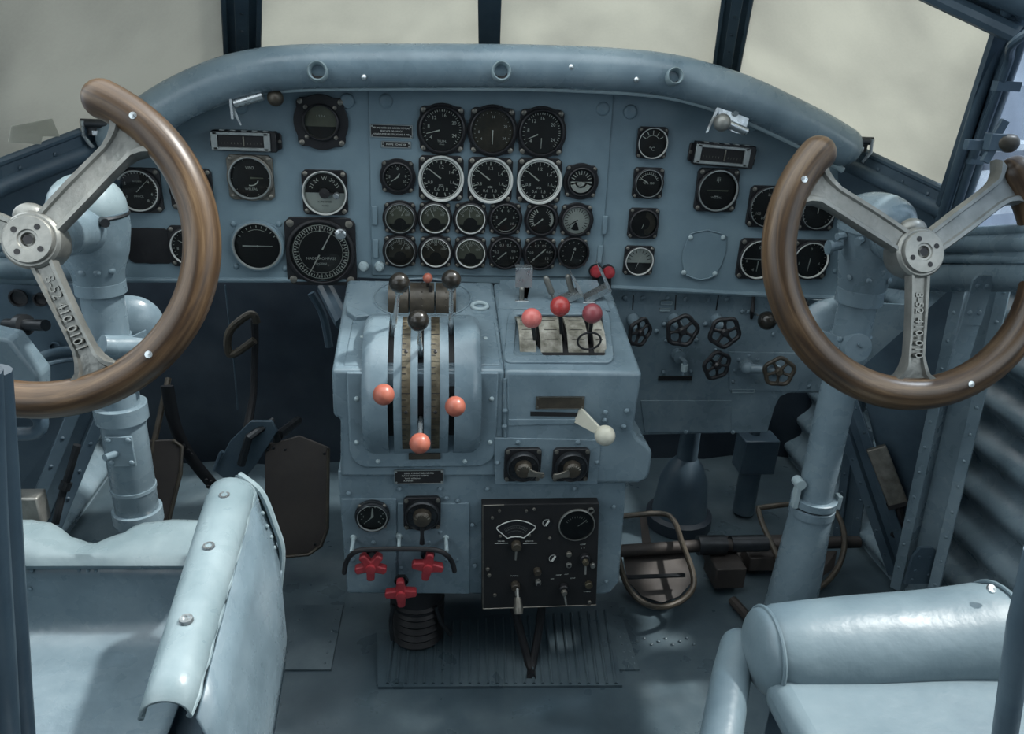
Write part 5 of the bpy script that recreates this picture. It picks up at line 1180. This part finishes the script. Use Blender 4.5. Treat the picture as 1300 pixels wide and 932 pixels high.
# ---------------------------------------------------------------- seats
ls = thing('pilot_seat', 'left metal bucket seat with rolled front lip and tubular arm rail', 'seat', (-.52, .7, 0))
LO = Vector(ls.location)
ytop = {-60: 668, 0: 668, 30: 664, 60: 668, 90: 688, 115: 695, 145: 684, 180: 668, 220: 664, 275: 666}
rows = []; prow = []
for px in range(-60, 276, 12):
    ks = sorted(ytop)
    for i in range(len(ks) - 1):
        if ks[i] <= px <= ks[i + 1]: t = (px - ks[i]) / (ks[i + 1] - ks[i]); t = t * t * (3 - 2 * t); py = ytop[ks[i]] * (1 - t) + ytop[ks[i + 1]] * t; break
    zt = .405 - (py - 665) * .0004; c = at(px, py, Z=zt); e = at(px, 713, Z=.388); x = c.x; yc, ye = c.y, e.y; r = []
    for y, z in ((yc + .030, zt - .085), (yc + .026, zt - .045), (yc + .018, zt - .016), (yc + .008, zt - .003), (yc - .004, zt), (ye * .6 + yc * .4, zt * .6 + .396 * .4), (ye * .85 + yc * .15, .3955), (ye + .002, .391), (ye - .002, .385), (ye + .001, .379), (ye + .010, .377)): r.append(Vector((x, y, z)) - LO)
    rows.append(r); y0 = ye + .010; r = []
    for dy_, z in ((.002, .376), (0, .35), (-.004, .32), (-.010, .292), (-.024, .276), (-.05, .268), (-.12, .266), (-.22, .266), (-.34, .266)): r.append(Vector((x, y0 + dy_, z)) - LO)
    prow.append(r)
m = MB(); m.loft(rows, closed=False); o = m.build('front_lip', 'seat_paint', ls, smooth=60); md = o.modifiers.new('solid', 'SOLIDIFY'); md.thickness = .003; md.offset = -1
m = MB(); m.loft(prow, closed=False); o = m.build('seat_pan', 'blue_paint', ls, smooth=60); md = o.modifiers.new('solid', 'SOLIDIFY'); md.thickness = .004; md.offset = -1
YW = (at(100, 713, Z=.388).y + .008)
def surf(px, py, Z): return at(px, py, Z=Z) - LO
m = MB()
for px in (43, 85, 127, 167, 205): m.rivet(at(px, 799, Y=YW - .010) - LO, (0, -.9, .3), r=.0045, h=.8)
for px in (100, 112, 122, 183, 40): m.rivet(at(px, 724, Y=YW - .001) - LO, (0, -1, 0), r=.003)
for px, py in ((182, 748), (182, 768), (38, 748)): m.rivet(at(px, py, Y=YW - .003) - LO, (0, -1, 0), r=.003)
m.build('rivet_heads', 'blue_paint', ls)
# arm rail: rounded cap with rolled edges
pa, pb = at(297, 606, Z=.52), at(208, 900, Z=.47)
path = [pa.lerp(pb, t) for t in (0, .15, .35, .6, .85, 1)]; dr = (pb - pa).normalized(); xx = Vector((0, 0, 1)).cross(dr).normalized(); m = MB(); rows = []
for k, t in enumerate([0, .01, .03, .06, .1, .2, .3, .45, .6, .75, .9, 1]):
    c = pa.lerp(pb, t); w_ = .026 * (1, 1, 1, 1, 1, 1.0, .98, .95, .92, .88, .84, .8)[k] * min(1, .35 + math.sqrt(t * 14)) ; r = []
    for a in range(-8, 189, 14): r.append(c + xx * w_ * math.cos(R_(a)) + Vector((0, 0, 1)) * (w_ * .85 * math.sin(R_(a)) - .01 + (-.018 * (1 - min(1, t * 16)))) - LO)
    rows.append(r)
m.loft(rows, closed=False); o = m.build('arm_rail', 'seat_paint', ls, smooth=60); md = o.modifiers.new('solid', 'SOLIDIFY'); md.thickness = .003
m = MB()
for s in (-1, 1):
    pts = []
    for k in range(26): t = .05 + .95 * k / 25; c = pa.lerp(pb, t); pts.append(c + xx * s * (.0275 + .001 * math.sin(k * 1.7) - .005 * t) + Vector((0, 0, -.012 + .002 * math.sin(k * 2.1))) - LO)
    m.tube(pts, .0032, 8)
m.build('rolled_edge', 'seat_paint', ls)
for t in (.16, .42, .73):
    m = MB(); c = pa.lerp(pb, t) + Vector((0, 0, .0125)) - LO; m.lathe([(.0075, 0), (.0065, -.003), (.004, -.003), (.0038, -.001), (.0001, -.001)], 18, c, (0, .05, -1)); m.build('grommet', 'bright_steel', ls)
# outer side of the bucket, flaring out and down
m = MB(); rows = []
side = [((330, 608), (346, 650), (357, 694), (353, 730), (346, 790)), ((322, 640), (335, 690), (342, 735), (338, 780), (336, 850)), ((300, 720), (306, 770), (312, 820), (312, 860), (312, 900)), ((275, 800), (285, 840), (292, 880), (296, 920), (298, 960))]
nose = [at(300, 603, Z=.515), at(327, 625, Z=.50), at(344, 665, Z=.46), at(354, 700, Z=.42), at(350, 750, Z=.36), at(346, 800, Z=.30)]
r0 = [p - LO for p in nose]
rows = [r0]
for k, t in enumerate((.15, .35, .6, .85, 1.0)):
    c = pa.lerp(pb, t); w_ = .028; base = c - xx * (-w_ if xx.x > 0 else w_); base = c + Vector((.030, 0, -.012))
    r = []
    for j in range(6): u = j / 5; r.append(base + Vector((.030 * math.sin(u * PI * .7), .0, -.05 * j)) - LO)
    rows.append(r)
m.loft(rows, closed=False); o = m.build('side_sheet', 'blue_paint', ls, smooth=60); md = o.modifiers.new('solid', 'SOLIDIFY'); md.thickness = .003
m = MB(); pts = spline([p - LO + Vector((.004, .0, 0)) for p in nose], 5); m.tube(pts, .0045, 8)
for k in range(2, len(pts), 2): m.rivet(pts[k] + Vector((-.008, -.006, 0)), (.2, -.9, .3), r=.003)
m.build('nose_edge', 'seat_paint', ls)
# riveted corner doubler with a strap loop
m = MB(); q = [at(320, 700, Z=.42), at(346, 720, Z=.40), at(336, 790, Z=.33), at(328, 810, Z=.32), at(322, 790, Z=.34)]
m.sheet([p - LO + Vector((0, -.012, 0)) for p in q], .002, Vector((.3, -.9, .3)).normalized())
for px, py in ((326, 735), (326, 752), (327, 772), (330, 800), (340, 740), (346, 745), (347, 757)): m.rivet(at(px, py, Z=.385) - LO + Vector((0, -.018, 0)), (.3, -.9, .3), r=.0035)
m.tube(spline([p - LO for p in (at(352, 690, Z=.41), at(357, 712, Z=.40), at(352, 742, Z=.38), at(344, 728, Z=.38))], 5), .003, 8)
m.build('corner_doubler', 'blue_paint', ls)
# stand of the bucket seat
m = MB(); m.box((0, .02, .12), (.28, .26, .24)); m.build('seat_stand', 'dark_blue_paint', ls, bevel=.01)

# right seat: padded roll along its front edge
a, b = at(972, 826, Z=.375), at(1264, 806, Z=.385); rs = thing('copilot_seat', 'right seat with worn blue padded roll along its front edge', 'seat', ((a.x + b.x) / 2, a.y, 0)); RO2 = Vector(rs.location)
m = MB(); n = 16; rows = []
for i in range(n + 1):
    t = i / n; c = a.lerp(b, t); rad = .052 + .013 * t + .002 * math.sin(t * 7); r = []
    if i == 0: rad *= .9
    if i == n: rad *= .93
    for k in range(28): an = 2 * PI * k / 28; w_ = 1 + .012 * math.sin(an * 3 + t * 9); r.append(c + Vector((0, math.cos(an) * rad * 1.05 * w_, math.sin(an) * rad * w_)) - RO2)
    rows.append(r)
m.loft(rows); m.build('padded_roll', 'leather_pad', rs, bevel=.006, seg=3, smooth=50)
for c, rad in ((a, .052), (b, .065)):
    m = MB(); m.tube([c + Vector((0, math.cos(t) * rad * 1.03, math.sin(t) * rad)) - RO2 for t in [2 * PI * k / 32 for k in range(32)]], .0028, 8, closed=True); m.build('piping', 'leather_pad', rs)
m = MB(); rows = []
for i in range(9):
    t = i / 8; c = a + Vector((-.002 - .020 * math.sin(t * PI / 2), 0, 0)); rad = .052 * math.cos(t * PI / 2 * .96); rows.append([c + Vector((0, math.cos(an) * rad, math.sin(an) * rad)) - RO2 for an in [2 * PI * k / 28 for k in range(28)]])
m.loft(rows); m.build('end_cap', 'leather_pad', rs, smooth=60)
m = MB(); m.capsule([at(938, 822, Z=.345) - RO2, at(928, 860, Z=.335) - RO2, at(905, 1000, Z=.33) - RO2], .024, 18); m.build('side_roll', 'leather_pad', rs)
m = MB(); c = (a + b) / 2 - RO2; m.box(c + Vector((0, -.19, -.03)), (.33, .32, .05)); m.build('cushion', 'leather_pad', rs, bevel=.02, seg=4)
m = MB(); m.box(c + Vector((0, -.16, -.22)), (.28, .30, .32)); m.build('seat_stand', 'dark_blue_paint', rs, bevel=.01)
m = MB(); m.lathe([(.006, 0), (.005, -.003), (.0001, -.0035)], 14, at(1258, 748, Y=b.y - .01) - RO2 + Vector((0, 0, .0)), (0, .6, -.8)); m.build('seam_button', 'bright_steel', rs)

# ---------------------------------------------------------------- pedals and footwell
v = thing('rudder_bar', 'dark steel cross tube with clamps running over the floor on the right', 'rudder bar', at(830, 695, Z=.09)); o = Vector(v.location)
m = MB(); p = [at(780, 700, Z=.09), at(905, 692, Z=.09), at(1010, 690, Z=.09), at(1090, 688, Z=.09)]; m.tube([q - o for q in p], .013, 14); m.build('tube', 'brown_sheet', v)
m = MB(); q = at(903, 692, Z=.09) - o; m.tube([q - Vector((.03, 0, 0)), q + Vector((.03, 0, 0))], .021, 16); q = at(950, 690, Z=.09) - o; m.tube([q - Vector((.04, 0, 0)), q + Vector((.04, 0, 0))], .018, 16); m.build('collar', 'dark_steel', v)
m = MB(); m.box(at(920, 722, Z=.045) - o, (.065, .07, .05)); m.box(at(965, 708, Z=.04) - o, (.07, .05, .035)); m.box(at(960, 700, Z=.02) - o, (.25, .10, .02)); m.build('bearing_block', 'brown_sheet', v, bevel=.003)
def pedal(pts, cz, label, plate_pts=None, r=.006):
    g = thing('rudder_pedal', label, 'pedal', at(*pts[0][:2], Z=pts[0][2])); o = Vector(g.location)
    P = [at(x, y, Z=z) for x, y, z in pts]; m = MB(); m.tube([p - o for p in spline(P + [P[0]], 4)[:-1]], r, 10, closed=True); m.build('hoop', 'trim_brown', g)
    return g, o
g, o = pedal([(786, 656, .14), (838, 652, .14), (856, 662, .135), (866, 690, .12), (878, 722, .10), (880, 745, .08), (866, 762, .065), (840, 771, .06), (815, 764, .065), (797, 745, .08), (787, 715, .10), (783, 680, .125)], 0, 'right-hand footwell pedal: dark hooped toe tray beside the pedestal')
m = MB(); q = [at(x, y, Z=z) - o for x, y, z in ((790, 700, .075), (872, 700, .075), (878, 740, .05), (862, 758, .035), (840, 766, .03), (815, 758, .035), (796, 738, .05))]; m.sheet(q, .003); q = [at(x, y, Z=z) - o for x, y, z in ((812, 655, .12), (820, 655, .12), (828, 700, .06), (816, 700, .06))]; m.sheet(q, .003)
m.build('tray', 'brown_sheet', g)
m = MB(); q = [at(x, y, Z=.078) - o for x, y in ((790, 732), (870, 729), (870, 733), (790, 736))]; m.sheet(q, .003); m.build('tray_rib', 'dark_steel', g)
g, o = pedal([(962, 645, .14), (1010, 640, .14), (1055, 645, .13), (1072, 680, .11), (1064, 720, .08), (1035, 748, .06), (1000, 735, .065), (984, 700, .09), (968, 665, .12)], 0, 'dark hooped pedal half hidden behind the foot of the right column')
m = MB(); q = [at(x, y, Z=z) - o for x, y, z in ((985, 700, .075), (1062, 700, .075), (1058, 722, .05), (1030, 742, .035), (1000, 730, .045))]; m.sheet(q, .003); m.build('tray', 'brown_sheet', g)
# tank and box behind on the right
v = thing('floor_boot', 'dusky blue bell-shaped boot standing on the floor under the valve panel', 'boot', at(862, 650, Z=.03)); 
m = MB(); m.lathe([(.066, 0), (.062, -.03), (.056, -.09), (.040, -.13), (.024, -.15), (.022, -.26)], 30, (0, 0, 0), (0, 0, -1)); m.build('bell', 'dark_blue_paint', v)
m = MB(); m.lathe([(.078, .028), (.078, 0), (.066, -.006)], 30, (0, 0, 0), (0, 0, -1)); m.build('base_ring', 'dark_sheet', v)
v = thing('relay_box', 'square dusky blue box on a round stub, right of the bell-shaped boot', 'box', at(945, 640, Z=0.03)); 
m = MB(); m.tube([(0, 0, -.02), (0, 0, .12)], .026, 20); m.build('stub', 'dark_blue_paint', v)
m = MB(); m.box((.004, -.0, .145), (.085, .06, .09)); m.build('box', 'dark_blue_paint', v, bevel=.003); m = MB(); m.tube([(0, .01, .18), (-.005, .02, .36)], .012, 10); m.build('pipe', 'dark_blue_paint', v)
# left footwell
v = thing('rudder_pedal', 'broad dark brown pedal plate with cut corners left of the pedestal', 'pedal', at(375, 640, Y=1.38)); o = Vector(v.location)
ol = [(336, 563), (350, 562), (380, 553), (402, 562), (417, 568), (416, 670), (408, 692), (392, 703), (360, 706), (336, 704)]
m = MB(); P = []
for x, y in ol: P.append(at(x, y, Y=1.42 - .10 * (y - 553) / 150) - o)
m.sheet(P, .006, Vector((0, -1, .3)).normalized()); m.build('plate', 'brown_sheet', v, bevel=.002)
m = MB(); m.tube([p + Vector((0, -.003, 0)) for p in P[4:]], .0035, 8); m.build('edge_bead', 'trim_brown', v)
m = MB()
for x, y in ((340, 570), (347, 568), (362, 570), (412, 575), (343, 695), (400, 690)): m.rivet(at(x, y, Y=1.42 - .10 * (y - 553) / 150) - o + Vector((0, -.003, 0)), r=.003)
m.build('pedal_rivets', 'dark_steel', v); m = MB()
m.tube([P[1] + Vector((.0, .03, 0)), P[1] + Vector((.01, .2, -.05))], .01, 8); m.build('pivot_arm', 'dark_steel', v)
v = thing('rudder_pedal', 'second dark pedal plate seen between the left column and the seat arm', 'pedal', at(215, 640, Y=1.38)); o = Vector(v.location)
m = MB(); P = [at(x, y, Y=1.42 - .10 * (y - 553) / 150) - o for x, y in ((180, 560), (220, 558), (232, 566), (230, 600), (214, 664), (170, 666))]; m.sheet(P, .006, Vector((0, -1, .3)).normalized()); m.build('plate', 'brown_sheet', v, bevel=.002)
m = MB(); m.tube([p + Vector((0, -.004, 0)) for p in P[1:5]], .004, 8); m.build('edge_bead', 'trim_brown', v)
v = thing('pedal_linkage', 'dark riveted pedal arms and links in the left footwell', 'linkage', at(270, 600, Y=1.42)); o = Vector(v.location)
m = MB(); P = [at(x, y, Y=1.45) - o for x, y in ((212, 490), (222, 540), (240, 578), (272, 618))]; m.tube(spline(P, 5), .013, 8, flat=.4)
for x, y in ((233, 566), (239, 572), (243, 577), (262, 610), (268, 612), (264, 618)): m.rivet(at(x, y, Y=1.435) - o, r=.004)
m.build('curved_arm', 'black_plastic', v)
m = MB(); q = [at(x, y, Y=1.40) - o for x, y in ((272, 598), (292, 560), (318, 535), (345, 535), (352, 548), (325, 590), (300, 620))]; m.sheet(q, .012, Vector((0, -1, .2)).normalized()); m.tube([at(272, 597, Y=1.39) - o, at(280, 576, Y=1.39) - o, at(283, 573, Y=1.39) - o], .004, 8)
m.build('link_plate', 'dark_blue_paint', v, bevel=.002)
m = MB(); m.tube([at(306, 590, Y=1.38) - o, at(316, 555, Y=1.38) - o, at(345, 535, Y=1.42) - o, at(352, 560, Y=1.42) - o], .008, 8); m.build('link_rod', 'dark_steel', v)
v = thing('hand_lever', 'dark lever with loop grip standing up in the left footwell', 'lever', at(312, 555, Y=1.44)); o = Vector(v.location)
m = MB(); m.tube([at(312, 556, Y=1.44) - o, at(322, 500, Y=1.50) - o, at(324, 430, Y=1.52) - o, at(323, 405, Y=1.52) - o], [.010, .007, .007, .008], 10); m.build('shaft', 'black_plastic', v)
m = MB(); P = [at(x, y, Y=1.50) - o for x, y in ((323, 432), (296, 450), (289, 442), (292, 420), (312, 402), (322, 400), (326, 410))]; m.tube(spline(P, 5), .008, 10); m.build('loop_grip', 'trim_brown', v)
for i, (P, lb) in enumerate((([(286, 362), (290, 400), (296, 450), (302, 520)], 'thin cable hanging down the dark sheet in the left footwell'), ([(395, 372), (410, 400), (418, 440)], 'blue conduit curving down beside the pedestal top left corner'))):
    m = MB(); m.tube(spline([at(x, y, Y=1.60 + .05 * i) for x, y in P], 6), .002 if i == 0 else .009, 8); tag(m.build('conduit', 'dark_blue_paint'), lb, 'cable')
m = MB(); a = at(413, 365, Y=1.44); b = at(436, 410, Y=1.36); m.tube([a, b], .016, 10); tag(m.build('support_strut', 'dark_blue_paint'), 'dark strut from the panel down to the left side of the pedestal', 'strut')
m = MB(); m.tube([at(214, 480, Y=1.5), at(196, 560, Y=1.42), at(178, 640, Y=1.36)], .006, 8); tag(m.build('push_rod', 'trim_brown'), 'thin brown rod rising behind the left wheel rim', 'rod')
# left side console
v = thing('side_console', 'dusky blue side console with switches behind the left wheel', 'console', at(60, 440, Y=1.15)); o = Vector(v.location)
m = MB(); q = [at(x, y, Y=1.22) - o for x, y in ((-40, 355), (95, 360), (130, 420), (120, 500), (60, 520), (-40, 500))]; m.sheet(q, .01, Vector((.2, -1, .2)).normalized()); m.build('face', 'dark_blue_paint', v, bevel=.002)
for x, y, r in ((24, 378, .014), (52, 380, .011), (70, 440, .008)): m = MB(); m.lathe([(r, .0), (r, -.004), (r * .8, -.004), (r * .75, .001), (.0001, .002)], 20, at(x, y, Y=1.212) - o); m.build('blank_cap', 'black_plastic' if y < 400 else 'dark_blue_paint', v)
m = MB(); p = at(8, 412, Y=1.17) - o; q = at(58, 413, Y=1.13) - o; m.tube([p, p.lerp(q, .35), p.lerp(q, .36), p.lerp(q, .5), p.lerp(q, .51), q], [.009, .009, .016, .016, .0085, .0085], 16); m.build('plunger', 'dark_steel', v)
m = MB(); c = at(80, 455, Y=1.15); pts = [c + Vector((math.cos(a) * .058, math.sin(a) * .045, math.sin(a) * .012 - .018)) - o for a in [2 * PI * k / 40 for k in range(40)]]; m.tube(pts, .010, 8, closed=True, flat=.35)
m.tube([p + Vector((0, 0, -.014)) for p in pts], .004, 8, closed=True); m.build('ring_holder', 'dark_blue_paint', v)
m = MB(); m.prism([(-.04, -.05), (.035, -.05), (.045, .01), (.02, .06), (-.04, .075)], -.02, .02); tag(m.build('throttle_bracket', 'blue_paint', loc=at(12, 480, Y=.98), bevel=.004), 'faceted blue bracket at the left edge behind the wheel rim', 'bracket')
m = MB(); P = [at(18, 520, Y=1.0), at(40, 522, Y=1.0), at(52, 535, Y=1.0), at(46, 549, Y=1.0), at(18, 551, Y=1.0)]; m.tube(spline(P, 5), .0095, 12); tag(m.build('pipe_elbow', 'dark_blue_paint'), 'bent dark pipe end below the left wheel rim', 'pipe')
channel('frame_strut', 'slanting channel strut below the left wheel rim', at(118, 500, Y=1.24), at(40, 690, Y=1.16), .026, .014, mt='dark_blue_paint', out=(.6, -1, 0))
m = MB(); q = [at(10, 515, Y=1.28), at(112, 500, Y=1.28), at(50, 650, Y=1.22), at(10, 640, Y=1.22)]; m.sheet(q, .004); tag(m.build('gusset_sheet', 'dark_blue_paint'), 'dark blue sheet at the lower left beside the channel strut', 'panel')
m = MB(); m.tube(spline([at(98, 565, Y=1.16), at(88, 600, Y=1.15), at(80, 625, Y=1.14), at(70, 665, Y=1.12)], 5), .006, 10); m.tube([at(85, 612, Y=1.145), at(81, 622, Y=1.14)], .009, 10); tag(m.build('flexible_hose', 'dark_steel'), 'thin dark hose between the left strut and the left column', 'hose')
m = MB(); m.box((0, 0, 0), (.05, .03, .05)); tag(m.build('grey_block', 'cast_alloy', loc=at(34, 645, Y=1.05), bevel=.003), 'worn grey block above the left seat lip', 'block')

# floor details: raised treads under the pedestal, seams and rivets
v = thing('tread_plate', 'ribbed worn metal tread plate on the floor in front of the pedestal', 'plate', at(640, 815, Z=.004)); o = Vector(v.location)
m = MB(); q = [at(x, y, Z=.006) - o for x, y in ((478, 800), (770, 762), (784, 838), (790, 870), (480, 872))]; m.sheet(q, .006, Vector((0, 0, 1))); m.build('plate', 'floor_metal', v)
m = MB()
for k in range(26):
    t = k / 25; a = at(500 + 268 * t, 795 - 20 * t, Z=.007); b = at(492 + 290 * t, 868, Z=.007); m.tube([a - o, b - o], .003, 6)
m.build('ribs', 'floor_metal', v)
v = thing('floor_strip', 'riveted floor strip left of the tread plate, next to the seat side', 'strip', at(400, 810, Z=.003)); o = Vector(v.location)
m = MB(); q = [at(x, y, Z=.004) - o for x, y in ((376, 768), (436, 768), (420, 850), (350, 850))]; m.sheet(q, .004, Vector((0, 0, 1)))
for k in range(6):
    for (xa, xb) in ((384, 358), (428, 412)): t = k / 5; m.rivet(at(xa + (xb - xa) * t, 774 + 68 * t, Z=.004) - o, (0, 0, 1), r=.003)
m.build('plate', 'floor_metal', v)
v = thing('floor_strip', 'riveted floor strip right of the tread plate, below the pedal', 'strip', at(795, 800, Z=.003)); o = Vector(v.location)
m = MB(); q = [at(x, y, Z=.004) - o for x, y in ((768, 765), (784, 765), (812, 850), (780, 850))]; m.sheet(q, .004, Vector((0, 0, 1)))
for k in range(9): t = k / 8; m.rivet(at(776 + 22 * t, 770 + 76 * t, Z=.004) - o, (0, 0, 1), r=.003); m.rivet(at(784 + 22 * t, 782 + 60 * t, Z=.003) - o, (0, 0, 1), r=.003)
for k in range(10): m.rivet(at(800 + 9 * k, 818 - 1.0 * (k % 3) * 4, Z=.002) - o, (0, 0, 1), r=.003)
m.build('plate', 'floor_metal', v)
m = MB(); a, b = at(930, 762, Z=.015), at(990, 830, Z=.015); m.tube([a, b], .010, 8); tag(m.build('floor_tube', 'brown_sheet'), 'short tube lying on the floor left of the right seat roll', 'tube')

# window latch on the right corner post, and things outside the side window
v = thing('window_latch', 'dark latch with round knob on the right corner window post', 'latch', lerp(B4, T4, .42) + Vector((.03, -.045, 0)))
c = at(1262, 180, Y=1.02); v.location = c; 
m = MB(); m.box((0, 0, 0), (.022, .016, .022)); m.box((.004, 0, .018), (.012, .006, .022), Matrix.Rotation(R_(20), 3, 'Y')); m.box((-.003, 0, -.018), (.012, .006, .020), Matrix.Rotation(R_(20), 3, 'Y')); m.box((-.018, .01, -.006), (.03, .010, .014)); m.build('body', 'dark_blue_paint', v, bevel=.001)
m = MB(); m.capsule([(.010, -.002, 0), (.020, -.004, -.001)], [.011, .0125], 16); m.build('knob', 'trim_brown', v)
def car(loc, rz, label):
    g = thing('parked_car', label, 'car', loc, (0, 0, rz))
    m = MB(); pr_ = [(-2.1, .35), (-2.15, .75), (-1.5, .92), (-1.0, 1.38), (.6, 1.40), (1.3, .95), (2.0, .85), (2.1, .4)]
    m.loft([[(x * .98, s * .82 * (1 if z < 1 else .82), z) for x, z in pr_] for s in (-1, 1)]); m.build('body', 'car_white', g, bevel=.08, seg=3)
    m = MB(); m.loft([[(x, s * (.70 + .0), z) for x, z in ((-1.25, 1.0), (-.95, 1.30), (.55, 1.32), (1.05, 1.0))] for s in (-1.12, 1.12)]); m.build('window', 'black_plastic', g)
    for x in (-1.35, 1.3):
        for s in (-1, 1): m = MB(); m.cyl((x, s * .84, .32), (x, s * .62, .32), .32, n=24); m.build('wheel', 'tyre_black', g)
    return g
gz = -2.4
m = MB(); m.box((60, 60, gz - .05), (260, 260, .1)); struct(m.build('ground', 'tarmac'))
p = at(1243, 208, Y=12.0); car((p.x, 12.0, p.z - 1.0), R_(20), 'white car seen blurred through the right side window')
GROUPS = {'cockpit_gauge': 'round gauges on the panel and pedestal', 'strip_gauge': 'horizontal strip gauges on the panel', 'throttle_lever': 'knobbed levers of the throttle quadrant', 'mixture_lever': 'knobbed levers of the mixture quadrant',
          'guarded_switch': 'guarded toggle switches at the back of the pedestal', 'rotary_selector': 'rotary selectors on the pedestal front', 'star_valve': 'red star valves on the pedestal front', 'handwheel': 'five-spoked handwheels on the valve panel',
          'ball_knob': 'black ball knobs on the valve panel', 'lamp_socket': 'light tubes in the coaming', 'coaming_screw': 'screw heads in the coaming', 'sash_latch': 'sash latches at the ends of the glareshield', 'map_clip': 'spring clips under the coaming',
          'push_button': 'red caps under the centre panel', 'control_column': 'control columns', 'control_wheel': 'control wheels', 'rudder_pedal': 'rudder pedals in the footwells', 'frame_strut': 'channel struts of the side walls',
          'hanging_cable': 'cables under the radio box', 'hose': 'hoses under the pedestal', 'label_plate': 'label plates', 'floor_strip': 'riveted floor strips'}
for o in col.objects:
    if o.parent is None and o.get('label') and not o.get('kind'):
        k = o.name.split('.')[0]
        if k in GROUPS: o['group'] = GROUPS[k]
# ---------------------------------------------------------------- light
w = bpy.data.worlds.new('world'); sc.world = w; w.use_nodes = True
nt = w.node_tree; bg = nt.nodes['Background']
tc = N(nt, 'ShaderNodeTexCoord'); sx = N(nt, 'ShaderNodeSeparateXYZ'); nt.links.new(tc.outputs['Generated'], sx.inputs[0])
sky = ramp(nt, sx.outputs['Z'], [(0, (.30, .34, .38)), (.06, (.46, .52, .56)), (1, (.90, .97, 1.0))])
nt.links.new(sky, bg.inputs[0]); bg.inputs[1].default_value = 2.6
def sun(e, col_, rot, ang):
    l = bpy.data.lights.new('sun', 'SUN'); l.energy = e; l.color = col_; l.angle = R_(ang)
    o = bpy.data.objects.new('sun', l); col.objects.link(o); o.rotation_euler = rot; return o
s_dir = Vector((.55, .06, .83)).normalized()          # towards the sun
so = sun(3.2, (1, .98, .93), (0, 0, 0), 2.5); so.rotation_euler = Vector((0, 0, 1)).rotation_difference(s_dir).to_euler()
vs = sc.view_settings; sc.display_settings.display_device = 'sRGB'
vs.view_transform = 'Standard'; vs.look = 'None'; vs.gamma = 1; vs.use_curve_mapping = False; vs.exposure = .38
sc.cycles.use_denoising = True
sc.cycles.max_bounces = 8; sc.cycles.transparent_max_bounces = 12
